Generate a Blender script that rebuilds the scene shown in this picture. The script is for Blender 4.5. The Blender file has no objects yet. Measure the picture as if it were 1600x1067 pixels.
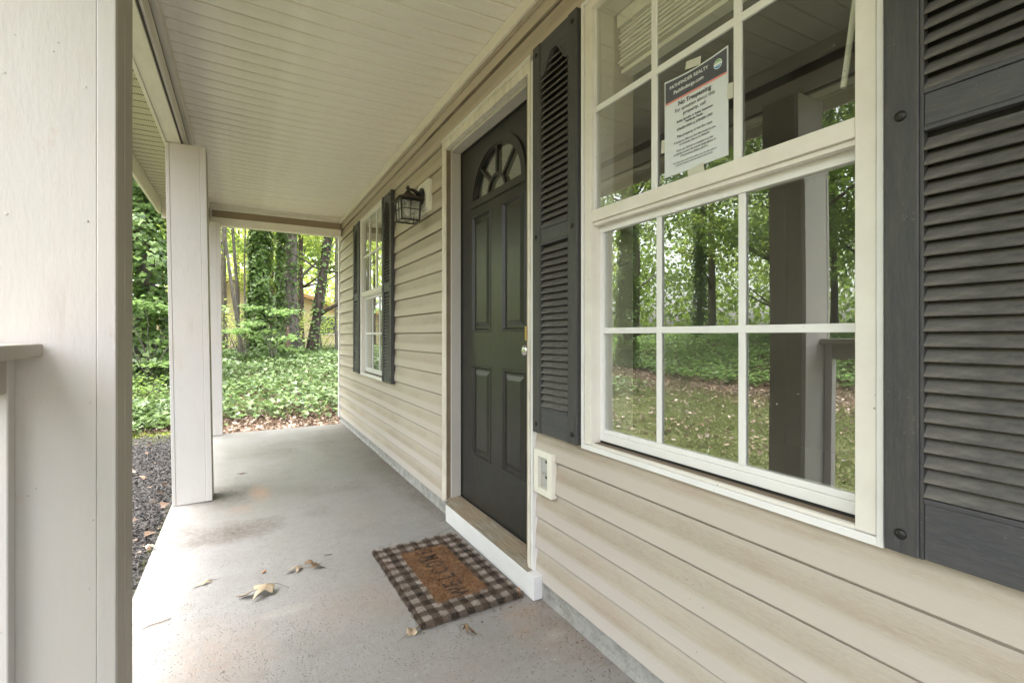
import bpy, bmesh, math, random
import numpy as np
from mathutils import Vector, Matrix, noise

random.seed(7)
rng = np.random.default_rng(7)
SC = bpy.context.scene
COL = SC.collection
R = math.radians

# ------------------------------------------------------------------ camera
F_PX = 752.0
YAW = math.atan(421.0 / F_PX)
cam_d = bpy.data.cameras.new('camera')
cam = bpy.data.objects.new('camera', cam_d)
COL.objects.link(cam)
cam.location = (0, 0, 1.068)
cam.rotation_euler = (R(90), 0, -YAW)
cam_d.sensor_width = 36
cam_d.lens = F_PX * 36 / 1600
cam_d.shift_y = -10.0 / 1600
cam_d.clip_start = 0.02
cam_d.clip_end = 1500
SC.camera = cam

# ------------------------------------------------------------------ world / sun / exposure
W = bpy.data.worlds.new('World')
SC.world = W
W.use_nodes = True
wt = W.node_tree
wt.nodes.clear()
sky = wt.nodes.new('ShaderNodeTexSky')
sky.sky_type = 'NISHITA'
sky.sun_disc = False
SUN_EL, SUN_AZ = 79, 285          # degrees; azimuth from +Y clockwise
sky.sun_elevation = R(SUN_EL)
sky.sun_rotation = R(SUN_AZ)
sky.air_density = 1.0
sky.dust_density = 6.0
sky.ozone_density = 1.0
hs = wt.nodes.new('ShaderNodeHueSaturation')
hs.inputs['Saturation'].default_value = 0.3
bg = wt.nodes.new('ShaderNodeBackground')
bg.inputs['Strength'].default_value = 0.15
wo = wt.nodes.new('ShaderNodeOutputWorld')
wt.links.new(sky.outputs[0], hs.inputs['Color'])
wt.links.new(hs.outputs[0], bg.inputs['Color'])
wt.links.new(bg.outputs[0], wo.inputs['Surface'])

sd = bpy.data.lights.new('sun', 'SUN')
sd.energy = 1.2
sd.angle = R(11)
sd.color = (1.0, 0.97, 0.955)
sun = bpy.data.objects.new('sun', sd)
COL.objects.link(sun)
_az, _el = R(SUN_AZ), R(SUN_EL)
sdir = Vector((math.sin(_az) * math.cos(_el), math.cos(_az) * math.cos(_el), math.sin(_el)))
sun.rotation_euler = sdir.to_track_quat('Z', 'Y').to_euler()
sun.location = sdir * 60

SC.view_settings.view_transform = 'Standard'
SC.view_settings.look = 'None'
SC.view_settings.gamma = 1.0
SC.view_settings.use_curve_mapping = False
SC.view_settings.exposure = 3.15
SC.render.engine = 'CYCLES'
SC.cycles.max_bounces = 10
SC.cycles.diffuse_bounces = 6
SC.cycles.glossy_bounces = 4
SC.cycles.transmission_bounces = 6
SC.cycles.transparent_max_bounces = 10

# ------------------------------------------------------------------ node helpers
class NT:
    def __init__(s, name):
        s.m = bpy.data.materials.new(name)
        s.m.use_nodes = True
        s.t = s.m.node_tree
        s.t.nodes.clear()
        s.out = s.t.nodes.new('ShaderNodeOutputMaterial')
        s.tc = s.t.nodes.new('ShaderNodeTexCoord')
        s.geo = None
    def n(s, typ, **kw):
        nd = s.t.nodes.new(typ)
        for k, v in kw.items():
            setattr(nd, k, v)
        return nd
    def l(s, a, b):
        s.t.links.new(a, b)
    def setv(s, sock, v):
        if isinstance(v, bpy.types.NodeSocket):
            s.l(v, sock)
        elif isinstance(v, tuple) and len(v) == 3 and sock.type == 'RGBA':
            sock.default_value = (*v, 1)
        else:
            sock.default_value = v
    def coord(s, scale=(1, 1, 1), loc=(0, 0, 0), rot=(0, 0, 0), src='Object'):
        mp = s.n('ShaderNodeMapping')
        s.l(s.tc.outputs[src], mp.inputs['Vector'])
        mp.inputs['Scale'].default_value = scale
        mp.inputs['Location'].default_value = loc
        mp.inputs['Rotation'].default_value = rot
        return mp.outputs[0]
    def noise(s, scale, detail=4, rough=0.55, vec=None, dist=0.0):
        nd = s.n('ShaderNodeTexNoise')
        nd.inputs['Scale'].default_value = scale
        nd.inputs['Detail'].default_value = detail
        nd.inputs['Roughness'].default_value = rough
        nd.inputs['Distortion'].default_value = dist
        s.l(vec if vec is not None else s.tc.outputs['Object'], nd.inputs['Vector'])
        return nd.outputs['Fac']
    def voro(s, scale, vec=None, feature='F1', out='Distance'):
        nd = s.n('ShaderNodeTexVoronoi', feature=feature)
        nd.inputs['Scale'].default_value = scale
        s.l(vec if vec is not None else s.tc.outputs['Object'], nd.inputs['Vector'])
        return nd.outputs[out]
    def ramp(s, fac, stops):
        nd = s.n('ShaderNodeValToRGB')
        el = nd.color_ramp.elements
        while len(el) < len(stops):
            el.new(0.5)
        for e, (p, c) in zip(el, stops):
            e.position = p
            e.color = (*c, 1) if isinstance(c, tuple) else (c, c, c, 1)
        s.setv(nd.inputs['Fac'], fac)
        return nd.outputs['Color']
    def mix(s, fac, a, b, mode='MIX'):
        nd = s.n('ShaderNodeMix', data_type='RGBA', blend_type=mode)
        s.setv(nd.inputs[0], fac)
        s.setv(nd.inputs[6], a)
        s.setv(nd.inputs[7], b)
        return nd.outputs[2]
    def math(s, op, a, b=None, c=None, clamp=False):
        nd = s.n('ShaderNodeMath', operation=op, use_clamp=clamp)
        s.setv(nd.inputs[0], a)
        if b is not None:
            s.setv(nd.inputs[1], b)
        if c is not None:
            s.setv(nd.inputs[2], c)
        return nd.outputs[0]
    def sep(s, vec=None):
        nd = s.n('ShaderNodeSeparateXYZ')
        s.l(vec if vec is not None else s.tc.outputs['Object'], nd.inputs[0])
        return nd.outputs
    def bump(s, h, strength=0.3, dist=0.002, normal=None):
        nd = s.n('ShaderNodeBump')
        nd.inputs['Strength'].default_value = strength
        nd.inputs['Distance'].default_value = dist
        s.l(h, nd.inputs['Height'])
        if normal is not None:
            s.l(normal, nd.inputs['Normal'])
        return nd.outputs[0]
    def bsdf(s, color, rough=0.6, spec=0.4, metal=0.0, normal=None, **kw):
        b = s.n('ShaderNodeBsdfPrincipled')
        s.setv(b.inputs['Base Color'], color)
        s.setv(b.inputs['Roughness'], rough)
        b.inputs['Specular IOR Level'].default_value = spec
        b.inputs['Metallic'].default_value = metal
        if normal is not None:
            s.l(normal, b.inputs['Normal'])
        for k, v in kw.items():
            s.setv(b.inputs[k], v)
        return b.outputs[0]
    def done(s, shader):
        s.l(shader, s.out.inputs['Surface'])
        return s.m
    def spot(s, x, y, rx, ry, soft=0.6, nz=None, amount=1.0):
        """soft stain of its own shape round (x, y); returns 0..1"""
        sx = s.sep()
        dx = s.math('DIVIDE', s.math('SUBTRACT', sx[0], x), rx)
        dy = s.math('DIVIDE', s.math('SUBTRACT', sx[1], y), ry)
        d = s.math('SQRT', s.math('ADD', s.math('MULTIPLY', dx, dx), s.math('MULTIPLY', dy, dy)))
        if nz is not None:
            d = s.math('ADD', d, s.math('MULTIPLY', s.math('SUBTRACT', nz, 0.5), 1.6))
        v = s.math('SUBTRACT', 1.0, d, clamp=True)
        v = s.math('POWER', v, soft)
        return s.math('MULTIPLY', v, amount)

def mat_paint(name, c, dirt=(0.35, 0.3, 0.22), dirt_amt=0.35, rough=0.55, grain=(1, 1, 1), bump=0.25, tint=None, specks=0.5, bscale=60, spec=0.4):
    m = NT(name)
    big = m.noise(2.3, 5, 0.6)
    med = m.noise(11, 6, 0.65, vec=m.coord(grain))
    fac = m.ramp(m.math('MULTIPLY', big, med), [(0.18, 0.0), (0.42, 1.0)])
    col = m.mix(m.math('MULTIPLY', fac, dirt_amt), c, tuple(a * 0.5 + b * 0.5 for a, b in zip(c, dirt)))
    if tint:
        col = m.mix(m.ramp(m.noise(1.3, 3, 0.5, vec=m.coord((1, 1, 1), (3.1, 7.7, 1.2))), [(0.4, 0.0), (0.65, 0.8)]), col, tint)
    v = m.voro(38)
    sp = m.math('MULTIPLY', m.ramp(v, [(0.05, 1.0), (0.09, 0.0)]), m.ramp(m.noise(9, 2), [(0.56, 0.0), (0.62, specks)]))
    col = m.mix(sp, col, tuple(a * 0.25 for a in c))
    if name == 'post_paint':
        dr = m.noise(16, 5, 0.7, vec=m.coord((1, 1, 0.12), (4, 4, 4)))
        col = m.mix(m.ramp(dr, [(0.6, 0.0), (0.7, 0.28)]), col, (0.4, 0.33, 0.27))
        sc_ = m.noise(7, 7, 0.8, vec=m.coord((1, 1, 0.5), (2, 1, 5)))
        col = m.mix(m.ramp(sc_, [(0.62, 0.0), (0.72, 0.55)]), col, (0.5, 0.33, 0.26))
        col = m.mix(m.ramp(m.noise(3, 4, 0.6, vec=m.coord((1, 1, .6), (8, 1, 5))), [(0.5, 0.0), (0.7, 0.4)]), col, (0.49, 0.5, 0.52))
    fine = m.noise(bscale, 6, 0.7, vec=m.coord(grain))
    nrm = m.bump(m.math('ADD', fine, m.math('MULTIPLY', med, 1.4)), bump, 0.0025)
    return m.done(m.bsdf(col, rough, spec, normal=nrm))

M = {}
M['post'] = mat_paint('post_paint', (0.53, 0.515, 0.49), dirt=(0.45, 0.36, 0.28), dirt_amt=0.35, grain=(2.2, 2.2, 0.5), tint=(0.56, 0.515, 0.49), bump=0.32, bscale=34, specks=0.8)
M['post_side'] = mat_paint('darker_post_paint', (0.42, 0.385, 0.325), dirt=(0.25, 0.2, 0.15), dirt_amt=0.6, grain=(6, 6, 0.5), bump=0.5, bscale=25)  # darker, browner tone for house-facing column boards and the railing
M['trim'] = mat_paint('cream_trim', (0.76, 0.725, 0.655), dirt_amt=0.4, grain=(3, 0.6, 3), bump=0.2)
M['brickmould'] = mat_paint('flaking_cream_paint', (0.72, 0.68, 0.6), dirt=(0.2, 0.15, 0.1), dirt_amt=0.7, grain=(4, 4, 1.0), bump=0.7, bscale=30, specks=1.0)
M['jamb'] = mat_paint('jamb_paint', (0.5, 0.48, 0.44), dirt_amt=0.4, grain=(3, 3, 0.6), bump=0.25)
M['white'] = mat_paint('white_vinyl', (0.72, 0.715, 0.70), dirt_amt=0.3, rough=0.45, bump=0.08, specks=0.6)
M['frame'] = mat_paint('window_frame_vinyl', (0.7, 0.67, 0.61), dirt=(0.3, 0.25, 0.18), dirt_amt=0.35, rough=0.5, bump=0.08, specks=0.9)
M['riser'] = mat_paint('white_riser_paint', (0.68, 0.68, 0.69), dirt=(0.4, 0.3, 0.2), dirt_amt=0.35, grain=(1, 0.8, 5), bump=0.5, bscale=30)
M['track'] = mat_paint('dirty_track', (0.22, 0.17, 0.12), dirt=(0.05, 0.04, 0.03), dirt_amt=0.8, bump=0.8, bscale=120)
M['brown_board'] = mat_paint('brown_board', (0.3, 0.235, 0.17), dirt_amt=0.3)
M['dark_gap'] = mat_paint('dark_gap', (0.06, 0.05, 0.04), dirt_amt=0.1)
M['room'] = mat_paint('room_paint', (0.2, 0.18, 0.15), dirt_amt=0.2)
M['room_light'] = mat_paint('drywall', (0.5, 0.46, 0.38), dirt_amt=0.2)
M['blind'] = mat_paint('blind_slats', (0.86, 0.84, 0.77), dirt_amt=0.2, bump=0.05)
M['metal_grey'] = mat_paint('grey_outlet_cover', (0.42, 0.41, 0.4), dirt_amt=0.3, rough=0.4, bump=0.05)
M['outlet'] = mat_paint('outlet_frame', (0.74, 0.72, 0.64), dirt_amt=0.2, rough=0.4, bump=0.05)

def mat_ceiling():
    m = NT('soffit_vinyl')
    base = (0.84, 0.805, 0.745)
    st = m.coord((1.2, 6, 1))
    a = m.ramp(m.noise(2.2, 5, 0.6, vec=st), [(0.42, 0.0), (0.62, 1.0)])
    col = m.mix(a, base, (0.82, 0.76, 0.71))
    b = m.ramp(m.noise(1.6, 5, 0.6, vec=m.coord((1, 2.5, 1), (4, 2, 0))), [(0.45, 0.0), (0.68, 1.0)])
    col = m.mix(m.math('MULTIPLY', b, 0.5), col, (0.68, 0.68, 0.55))
    # grime blown in along the beam
    x = m.sep()
    edge = m.ramp(x[0], [(0.0, 1.0), (0.14, 0.0)])
    e2 = m.math('MULTIPLY', m.math('SUBTRACT', 1.0, m.math('MULTIPLY', m.math('ADD', x[0], 0.3), 2.6), clamp=True), m.ramp(m.noise(1.7, 4, 0.6, vec=m.coord((2, 1, 1), (9, 1, 0))), [(0.4, 0.0), (0.7, 0.45)]))
    col = m.mix(e2, col, (0.5, 0.47, 0.41))
    v = m.voro(30, vec=m.coord((1, 2, 1)))
    sp = m.math('MULTIPLY', m.ramp(v, [(0.06, 1.0), (0.12, 0.0)]), m.ramp(m.noise(2.7, 3, 0.6), [(0.6, 0.0), (0.68, 0.8)]))
    col = m.mix(sp, col, (0.16, 0.13, 0.1))
    st2 = m.ramp(m.noise(7, 5, 0.7, vec=m.coord((1, 7, 1), (1, 5, 3))), [(0.62, 0.0), (0.72, 0.55)])
    col = m.mix(st2, col, (0.4, 0.35, 0.24))
    nrm = m.bump(m.noise(120, 3, 0.6, vec=m.coord((0.3, 3, 1))), 0.1, 0.001)
    return m.done(m.bsdf(col, 0.5, 0.4, normal=nrm))
M['ceiling'] = mat_ceiling()

def mat_perf():
    m = NT('vented_soffit_vinyl')
    s = m.sep()
    fx = m.math('ABSOLUTE', m.math('SUBTRACT', m.math('FRACT', m.math('MULTIPLY', s[0], 100.0)), 0.5))
    fy = m.math('ABSOLUTE', m.math('SUBTRACT', m.math('FRACT', m.math('MULTIPLY', s[1], 78.7)), 0.5))
    hole = m.math('MULTIPLY', m.math('LESS_THAN', fx, 0.3), m.math('LESS_THAN', fy, 0.2))
    col = m.mix(m.math('MULTIPLY', hole, 0.8), (0.66, 0.63, 0.5), (0.12, 0.11, 0.08))
    return m.done(m.bsdf(col, 0.55, 0.3))
M['perf'] = mat_perf()

def mat_siding():
    m = NT('siding_vinyl')
    base = (0.46, 0.40, 0.325)
    s = m.sep()
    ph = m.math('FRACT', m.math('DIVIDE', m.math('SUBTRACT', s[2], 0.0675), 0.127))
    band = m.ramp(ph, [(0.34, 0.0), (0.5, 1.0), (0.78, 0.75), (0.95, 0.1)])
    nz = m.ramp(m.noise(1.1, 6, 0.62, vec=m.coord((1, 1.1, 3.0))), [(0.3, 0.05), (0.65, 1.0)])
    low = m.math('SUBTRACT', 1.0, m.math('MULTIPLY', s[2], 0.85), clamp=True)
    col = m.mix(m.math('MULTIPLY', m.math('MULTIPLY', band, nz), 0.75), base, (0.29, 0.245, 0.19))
    # paler, pinkish grey towards the lower courses
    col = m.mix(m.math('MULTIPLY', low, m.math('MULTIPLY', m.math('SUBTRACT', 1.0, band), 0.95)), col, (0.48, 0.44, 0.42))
    rust = m.math('MULTIPLY', m.ramp(m.noise(2.6, 6, 0.7, vec=m.coord((1, 1.0, 5), (0, 3, 1))), [(0.5, 0.0), (0.7, 0.75)]), band)
    col = m.mix(m.math('MULTIPLY', rust, 0.8), col, (0.34, 0.25, 0.19))
    gr = m.ramp(m.noise(0.9, 3, 0.5, vec=m.coord((1, 1, 1), (5, 8, 0))), [(0.45, 0.0), (0.65, 0.35)])
    col = m.mix(gr, col, (0.40, 0.385, 0.3))
    butt = m.math('MULTIPLY', m.ramp(ph, [(0.012, 1.0), (0.03, 0.0)]), m.ramp(m.noise(5, 4, 0.6), [(0.3, 0.55), (0.6, 0.9)]))  # lap shadow and grime painted as a dark line along each butt edge
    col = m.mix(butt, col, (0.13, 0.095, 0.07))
    v = m.voro(42)
    sp = m.math('MULTIPLY', m.ramp(v, [(0.05, 1.0), (0.1, 0.0)]), m.ramp(m.noise(4, 3), [(0.58, 0.0), (0.66, 0.8)]))
    col = m.mix(sp, col, (0.12, 0.09, 0.06))
    grain = m.noise(60, 6, 0.7, vec=m.coord((1, 0.10, 5)))
    col = m.mix(m.math('MULTIPLY', m.ramp(m.noise(150, 5, 0.75, vec=m.coord((1, 0.35, 3))), [(0.45, 0.0), (0.65, 1.0)]), m.math('MULTIPLY', band, m.math('MULTIPLY', nz, 0.45))), col, (0.2, 0.155, 0.11))
    col = m.mix(m.math('MULTIPLY', m.math('SUBTRACT', grain, 0.4, clamp=True), 0.35), col, (0.62, 0.55, 0.45))
    nrm = m.bump(grain, 0.5, 0.0015)
    return m.done(m.bsdf(col, 0.55, 0.35, normal=nrm))
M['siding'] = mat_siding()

def mat_concrete():
    m = NT('painted_concrete')
    nz = m.noise(9, 6, 0.65)
    nb = m.noise(1.6, 5, 0.6)
    nf = m.noise(120, 4, 0.7)
    col = m.ramp(nb, [(0.3, (0.235, 0.225, 0.212)), (0.5, (0.26, 0.252, 0.245)), (0.72, (0.2, 0.19, 0.175))])
    col = m.mix(m.math('MULTIPLY', m.math('SUBTRACT', nf, 0.5, clamp=True), 1.0), col, (0.36, 0.36, 0.36))
    # darker in patches from mid-slab towards the far end
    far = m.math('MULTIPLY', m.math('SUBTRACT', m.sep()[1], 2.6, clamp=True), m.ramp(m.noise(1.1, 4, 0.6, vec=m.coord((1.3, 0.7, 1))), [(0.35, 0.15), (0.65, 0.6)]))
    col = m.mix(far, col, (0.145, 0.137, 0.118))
    brown, orange, dark, pale = (0.085, 0.06, 0.048), (0.33, 0.21, 0.14), (0.11, 0.1, 0.085), (0.5, 0.48, 0.43)
    nz2 = m.noise(5, 6, 0.7, vec=m.coord((1, 0.6, 1)))
    nz3 = m.noise(34, 6, 0.75)
    for (x, y, rx, ry, c, a) in [(-0.04, 3.04, .3, .18, brown, 1.0), (-.29, 3.18, .12, .12, brown, .6), (-.26, 2.95, .13, .09, brown, .5),
                                 (-.36, 2.62, .12, .15, brown, .35), (-.06, 3.72, .25, .28, brown, .85), (.1, 3.68, .08, .22, orange, 1.0),
                                 (1.12, 3.8, .28, 1.1, brown, .8), (.9, 5.2, .45, .9, brown, .6), (.35, 5.0, .5, .5, brown, .35),
                                 (0.0, 3.4, .1, .12, orange, .5), (1.0, 1.45, .2, .3, orange, .4), (.62, 1.4, .25, .25, orange, .2), (.95, 1.6, .12, .05, orange, .6), (.88, 1.5, .05, .05, orange, .5), (.97, 1.42, .06, .04, pale, .5),
                                 (-.1, 1.85, .25, .35, orange, .35), (.35, 1.95, .35, .25, orange, .22), (.15, 2.05, .1, .05, pale, .35),
                                 (.62, 2.9, .2, .3, orange, .15), (.4, 3.1, .12, .1, brown, .35), (1.05, 2.95, .1, .5, brown, .5),
                                 (.5, 2.0, .1, .3, orange, .2)]:
        col = m.mix(m.math('MULTIPLY', m.spot(x, y, rx, ry, 0.75, nz2, a), m.ramp(nz3, [(0.36, 0.25), (0.58, 1.0)])), col, c)
    # grime where slab meets the wall
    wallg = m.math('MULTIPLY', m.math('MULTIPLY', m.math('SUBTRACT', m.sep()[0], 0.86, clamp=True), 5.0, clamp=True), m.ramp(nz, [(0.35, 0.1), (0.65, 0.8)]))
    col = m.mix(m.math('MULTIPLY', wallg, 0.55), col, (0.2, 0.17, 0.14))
    v = m.voro(75, vec=m.coord((1, 1, 1)))
    pit = m.math('MULTIPLY', m.ramp(v, [(0.14, 1.0), (0.26, 0.0)]), m.ramp(m.noise(6, 3), [(0.36, 0.15), (0.56, 0.9)]))
    col = m.mix(pit, col, (0.1, 0.09, 0.08))
    v2 = m.voro(28, vec=m.coord((1, 1, 1), (3, 3, 0)))
    chip = m.math('MULTIPLY', m.ramp(v2, [(0.06, 1.0), (0.13, 0.0)]), m.ramp(m.noise(3, 4, 0.7, vec=m.coord((1, 1, 1), (2, 9, 0))), [(0.48, 0.0), (0.6, 0.9)]))
    col = m.mix(chip, col, (0.4, 0.37, 0.33))
    nm = m.noise(26, 7, 0.8, vec=m.coord((1, 1, 1), (1, 4, 0)))
    col = m.mix(m.ramp(nm, [(0.44, 0.0), (0.66, 0.38)]), col, (0.17, 0.155, 0.135))
    cr = m.voro(1.15, vec=m.mix(0.12, m.tc.outputs['Object'], m.n('ShaderNodeTexNoise').outputs['Color']), feature='DISTANCE_TO_EDGE')
    crk = m.math('MULTIPLY', m.math('LESS_THAN', cr, 0.0022), m.ramp(m.noise(1.2, 2), [(0.5, 0.0), (0.56, 0.55)]))
    col = m.mix(crk, col, (0.1, 0.09, 0.08))
    fleck = m.math('MULTIPLY', m.ramp(m.voro(110), [(0.1, 1.0), (0.22, 0.0)]), m.ramp(m.noise(2.2, 3, 0.6, vec=m.coord((1, 1, 1), (7, 1, 0))), [(0.42, 0.0), (0.6, 0.8)]))
    col = m.mix(fleck, col, (0.2, 0.17, 0.14))
    h = m.math('ADD', m.math('MULTIPLY', nf, 0.7), m.math('MULTIPLY', nz, 1.2))
    h = m.math('SUBTRACT', h, m.math('MULTIPLY', pit, 0.8))
    nrm = m.bump(h, 0.6, 0.004)
    return m.done(m.bsdf(col, m.ramp(nb, [(0.3, 0.5), (0.7, 0.7)]), 0.45, normal=nrm))
M['concrete'] = mat_concrete()

def mat_foundation():
    m = NT('rough_foundation')
    n1 = m.noise(14, 6, 0.7)
    n2 = m.noise(90, 5, 0.75)
    col = m.ramp(n1, [(0.25, (0.2, 0.19, 0.17)), (0.5, (0.33, 0.325, 0.31)), (0.75, (0.42, 0.41, 0.39))])
    col = m.mix(m.ramp(n2, [(0.35, 0.5), (0.46, 0.0)]), col, (0.14, 0.13, 0.11))
    y = m.sep()[1]
    col = m.mix(m.math('MULTIPLY', m.math('SUBTRACT', y, 4.6, clamp=True), 0.7), col, (0.32, 0.22, 0.1))
    nrm = m.bump(n2, 0.9, 0.008)
    return m.done(m.bsdf(col, 0.85, 0.2, normal=nrm))
M['foundation'] = mat_foundation()

def mat_dark(name, c, dust=(0.3, 0.26, 0.18), dust_amt=0.3, rough=0.5, grain=(1, 1, 1), bump=0.3, bscale=70, spec=0.4, dscale=14):
    m = NT(name)
    n = m.noise(dscale, 7, 0.75, vec=m.coord(grain))
    d = m.ramp(n, [(0.42, 0.0), (0.72, 1.0)])
    g = m.noise(bscale, 5, 0.65, vec=m.coord(grain))
    col = m.mix(m.math('MULTIPLY', d, dust_amt), c, dust)
    col = m.mix(m.math('MULTIPLY', m.math('SUBTRACT', g, 0.45, clamp=True), 1.2), col, tuple(min(1, a * 2.1) for a in c))
    v = m.voro(90)
    sp = m.math('MULTIPLY', m.ramp(v, [(0.1, 1.0), (0.18, 0.0)]), m.ramp(m.noise(10, 3, 0.6, vec=m.coord((1, 1, 1), (3, 3, 3))), [(0.52, 0.0), (0.6, 1.0)]))
    col = m.mix(m.math('MULTIPLY', sp, dust_amt), col, tuple(min(1, a * 1.6) for a in dust))
    nrm = m.bump(g, bump, 0.0015)
    return m.done(m.bsdf(col, rough, spec, normal=nrm))
M['shutter'] = mat_dark('shutter_vinyl', (0.043, 0.043, 0.046), dust_amt=0.12, grain=(4, 4, 0.5), rough=0.5)
M['rail'] = mat_dark('shutter_rail_vinyl', (0.05, 0.051, 0.057), dust_amt=0.12, grain=(4, 0.6, 4), rough=0.5)
M['louver'] = mat_dark('dusty_louver', (0.066, 0.064, 0.064), dust=(0.36, 0.33, 0.27), dust_amt=0.42, grain=(2, 0.7, 2), rough=0.65, dscale=11)
M['louver_clean'] = mat_dark('louver_vinyl', (0.06, 0.058, 0.054), dust_amt=0.25, grain=(2, 0.7, 2), rough=0.6)
M['door'] = mat_dark('black_green_door_paint', (0.014, 0.0135, 0.012), dust=(0.11, 0.1, 0.09), dust_amt=0.14, grain=(2, 2, 0.6), rough=0.34, bump=0.08, spec=0.5)
M['iron'] = mat_dark('black_metal', (0.009, 0.0085, 0.008), dust_amt=0.04, rough=0.4, bump=0.2)
M['lamp_roof'] = mat_dark('bronze_lamp_roof', (0.026, 0.018, 0.013), dust=(0.12, 0.08, 0.05), dust_amt=0.25, rough=0.45)
M['rubber'] = mat_dark('black_seal', (0.012, 0.012, 0.012), dust_amt=0.03, rough=0.6)

def mat_sill():
    m = NT('worn_threshold')
    g = m.noise(30, 6, 0.7, vec=m.coord((4, 0.35, 1)))
    col = m.ramp(g, [(0.3, (0.11, 0.085, 0.06)), (0.5, (0.27, 0.24, 0.19)), (0.7, (0.4, 0.38, 0.33))])
    col = m.mix(m.ramp(m.noise(3, 4, 0.6), [(0.4, 0.0), (0.6, 0.6)]), col, (0.3, 0.22, 0.14))
    return m.done(m.bsdf(col, 0.6, 0.3, normal=m.bump(g, 0.5, 0.002)))
M['sill'] = mat_sill()

def mat_simple(name, c, rough=0.5, metal=0.0, spec=0.5, nscale=20, var=0.25, bump=0.1):
    m = NT(name)
    n = m.noise(nscale, 4, 0.6)
    col = m.mix(m.math('MULTIPLY', n, var), c, tuple(a * 0.5 for a in c))
    return m.done(m.bsdf(col, rough, spec, metal, normal=m.bump(n, bump, 0.001)))
M['brass'] = mat_simple('brass', (0.55, 0.38, 0.15), 0.35, 0.9)
M['chrome'] = mat_simple('satin_metal', (0.6, 0.6, 0.6), 0.25, 1.0)
M['paper'] = mat_simple('paper', (0.62, 0.65, 0.67), 0.7, var=0.05)
M['ink'] = mat_simple('print_slate', (0.075, 0.078, 0.095), 0.6, var=0.1)
M['inkw'] = mat_simple('print_white', (0.85, 0.86, 0.87), 0.6, var=0.02)
M['inkr'] = mat_simple('print_red', (0.68, 0.26, 0.22), 0.6, var=0.05)
M['inkg'] = mat_simple('print_green', (0.2, 0.42, 0.16), 0.6, var=0.05)
M['inkb'] = mat_simple('print_blue', (0.08, 0.25, 0.5), 0.6, var=0.05)
M['inkt'] = mat_simple('print_grey', (0.07, 0.075, 0.09), 0.6, var=0.05)
M['tape'] = mat_simple('clear_tape', (0.55, 0.54, 0.47), 0.3, var=0.1)
M['bulb'] = mat_simple('bulb_glass', (0.8, 0.78, 0.7), 0.2, var=0.05)
M['lite_reflection_tone'] = mat_simple('painted_lite_reflection', (0.13, 0.125, 0.1), 0.5, var=0.12)  # colour stands in for the ceiling reflected in the fanlight
M['roof_shingle'] = mat_simple('grey_shingle', (0.42, 0.44, 0.47), 0.9, nscale=8)
M['neighbour_wall'] = mat_simple('yellow_siding', (0.6, 0.52, 0.33), 0.8, nscale=3, var=0.2)
M['neighbour_trim'] = mat_simple('tan_fascia', (0.5, 0.3, 0.14), 0.8)
M['dark_window'] = mat_simple('dark_window_glass', (0.05, 0.06, 0.07), 0.15)

def mat_glass(name, refl=0.2, tint=(0.93, 0.95, 0.92), wav=0.0, film0=0.01):
    m = NT(name)
    ge = m.n('ShaderNodeNewGeometry')
    dt = m.n('ShaderNodeVectorMath', operation='DOT_PRODUCT')
    m.l(ge.outputs['Incoming'], dt.inputs[0]); m.l(ge.outputs['Normal'], dt.inputs[1])
    inv = m.math('SUBTRACT', 1.0, m.math('ABSOLUTE', dt.outputs['Value']), clamp=True)
    fac = m.math('ADD', m.math('MULTIPLY', m.math('POWER', inv, 3.5), 0.85), refl, clamp=True)
    g = m.n('ShaderNodeBsdfGlossy')
    g.inputs['Roughness'].default_value = 0.0
    g.inputs['Color'].default_value = (0.92, 0.95, 0.9, 1)
    if wav:
        n = m.noise(1.4, 1, 0.4)
        m.l(m.bump(n, wav, 0.02), g.inputs['Normal'])
    t = m.n('ShaderNodeBsdfTransparent')
    t.inputs['Color'].default_value = (*tint, 1)
    # a film of dust
    d = m.n('ShaderNodeBsdfDiffuse')
    d.inputs['Color'].default_value = (0.6, 0.6, 0.56, 1)
    mx = m.n('ShaderNodeMixShader')
    m.l(fac, mx.inputs[0]); m.l(t.outputs[0], mx.inputs[1]); m.l(g.outputs[0], mx.inputs[2])
    v = m.voro(26, vec=m.coord((1, 1, 1.3)))
    sp = m.math('MULTIPLY', m.ramp(v, [(0.035, 1.0), (0.07, 0.0)]), m.ramp(m.noise(5, 4), [(0.5, 0.0), (0.6, 0.5)]))
    film = m.math('MULTIPLY', m.ramp(m.noise(3, 4, 0.6), [(0.4, 0.0), (0.7, 0.05)]), 1.0)
    mx2 = m.n('ShaderNodeMixShader')
    m.l(m.math('ADD', m.math('ADD', sp, film), film0), mx2.inputs[0]); m.l(mx.outputs[0], mx2.inputs[1]); m.l(d.outputs[0], mx2.inputs[2])
    return m.done(mx2.outputs[0])
M['glass'] = mat_glass('window_glass', 0.34, wav=0.018)
M['glass_up'] = mat_glass('window_glass_upper', 0.19, wav=0.004)
M['lamp_glass'] = mat_glass('lamp_glass', 0.1, (0.8, 0.8, 0.76), film0=0.28)

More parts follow.
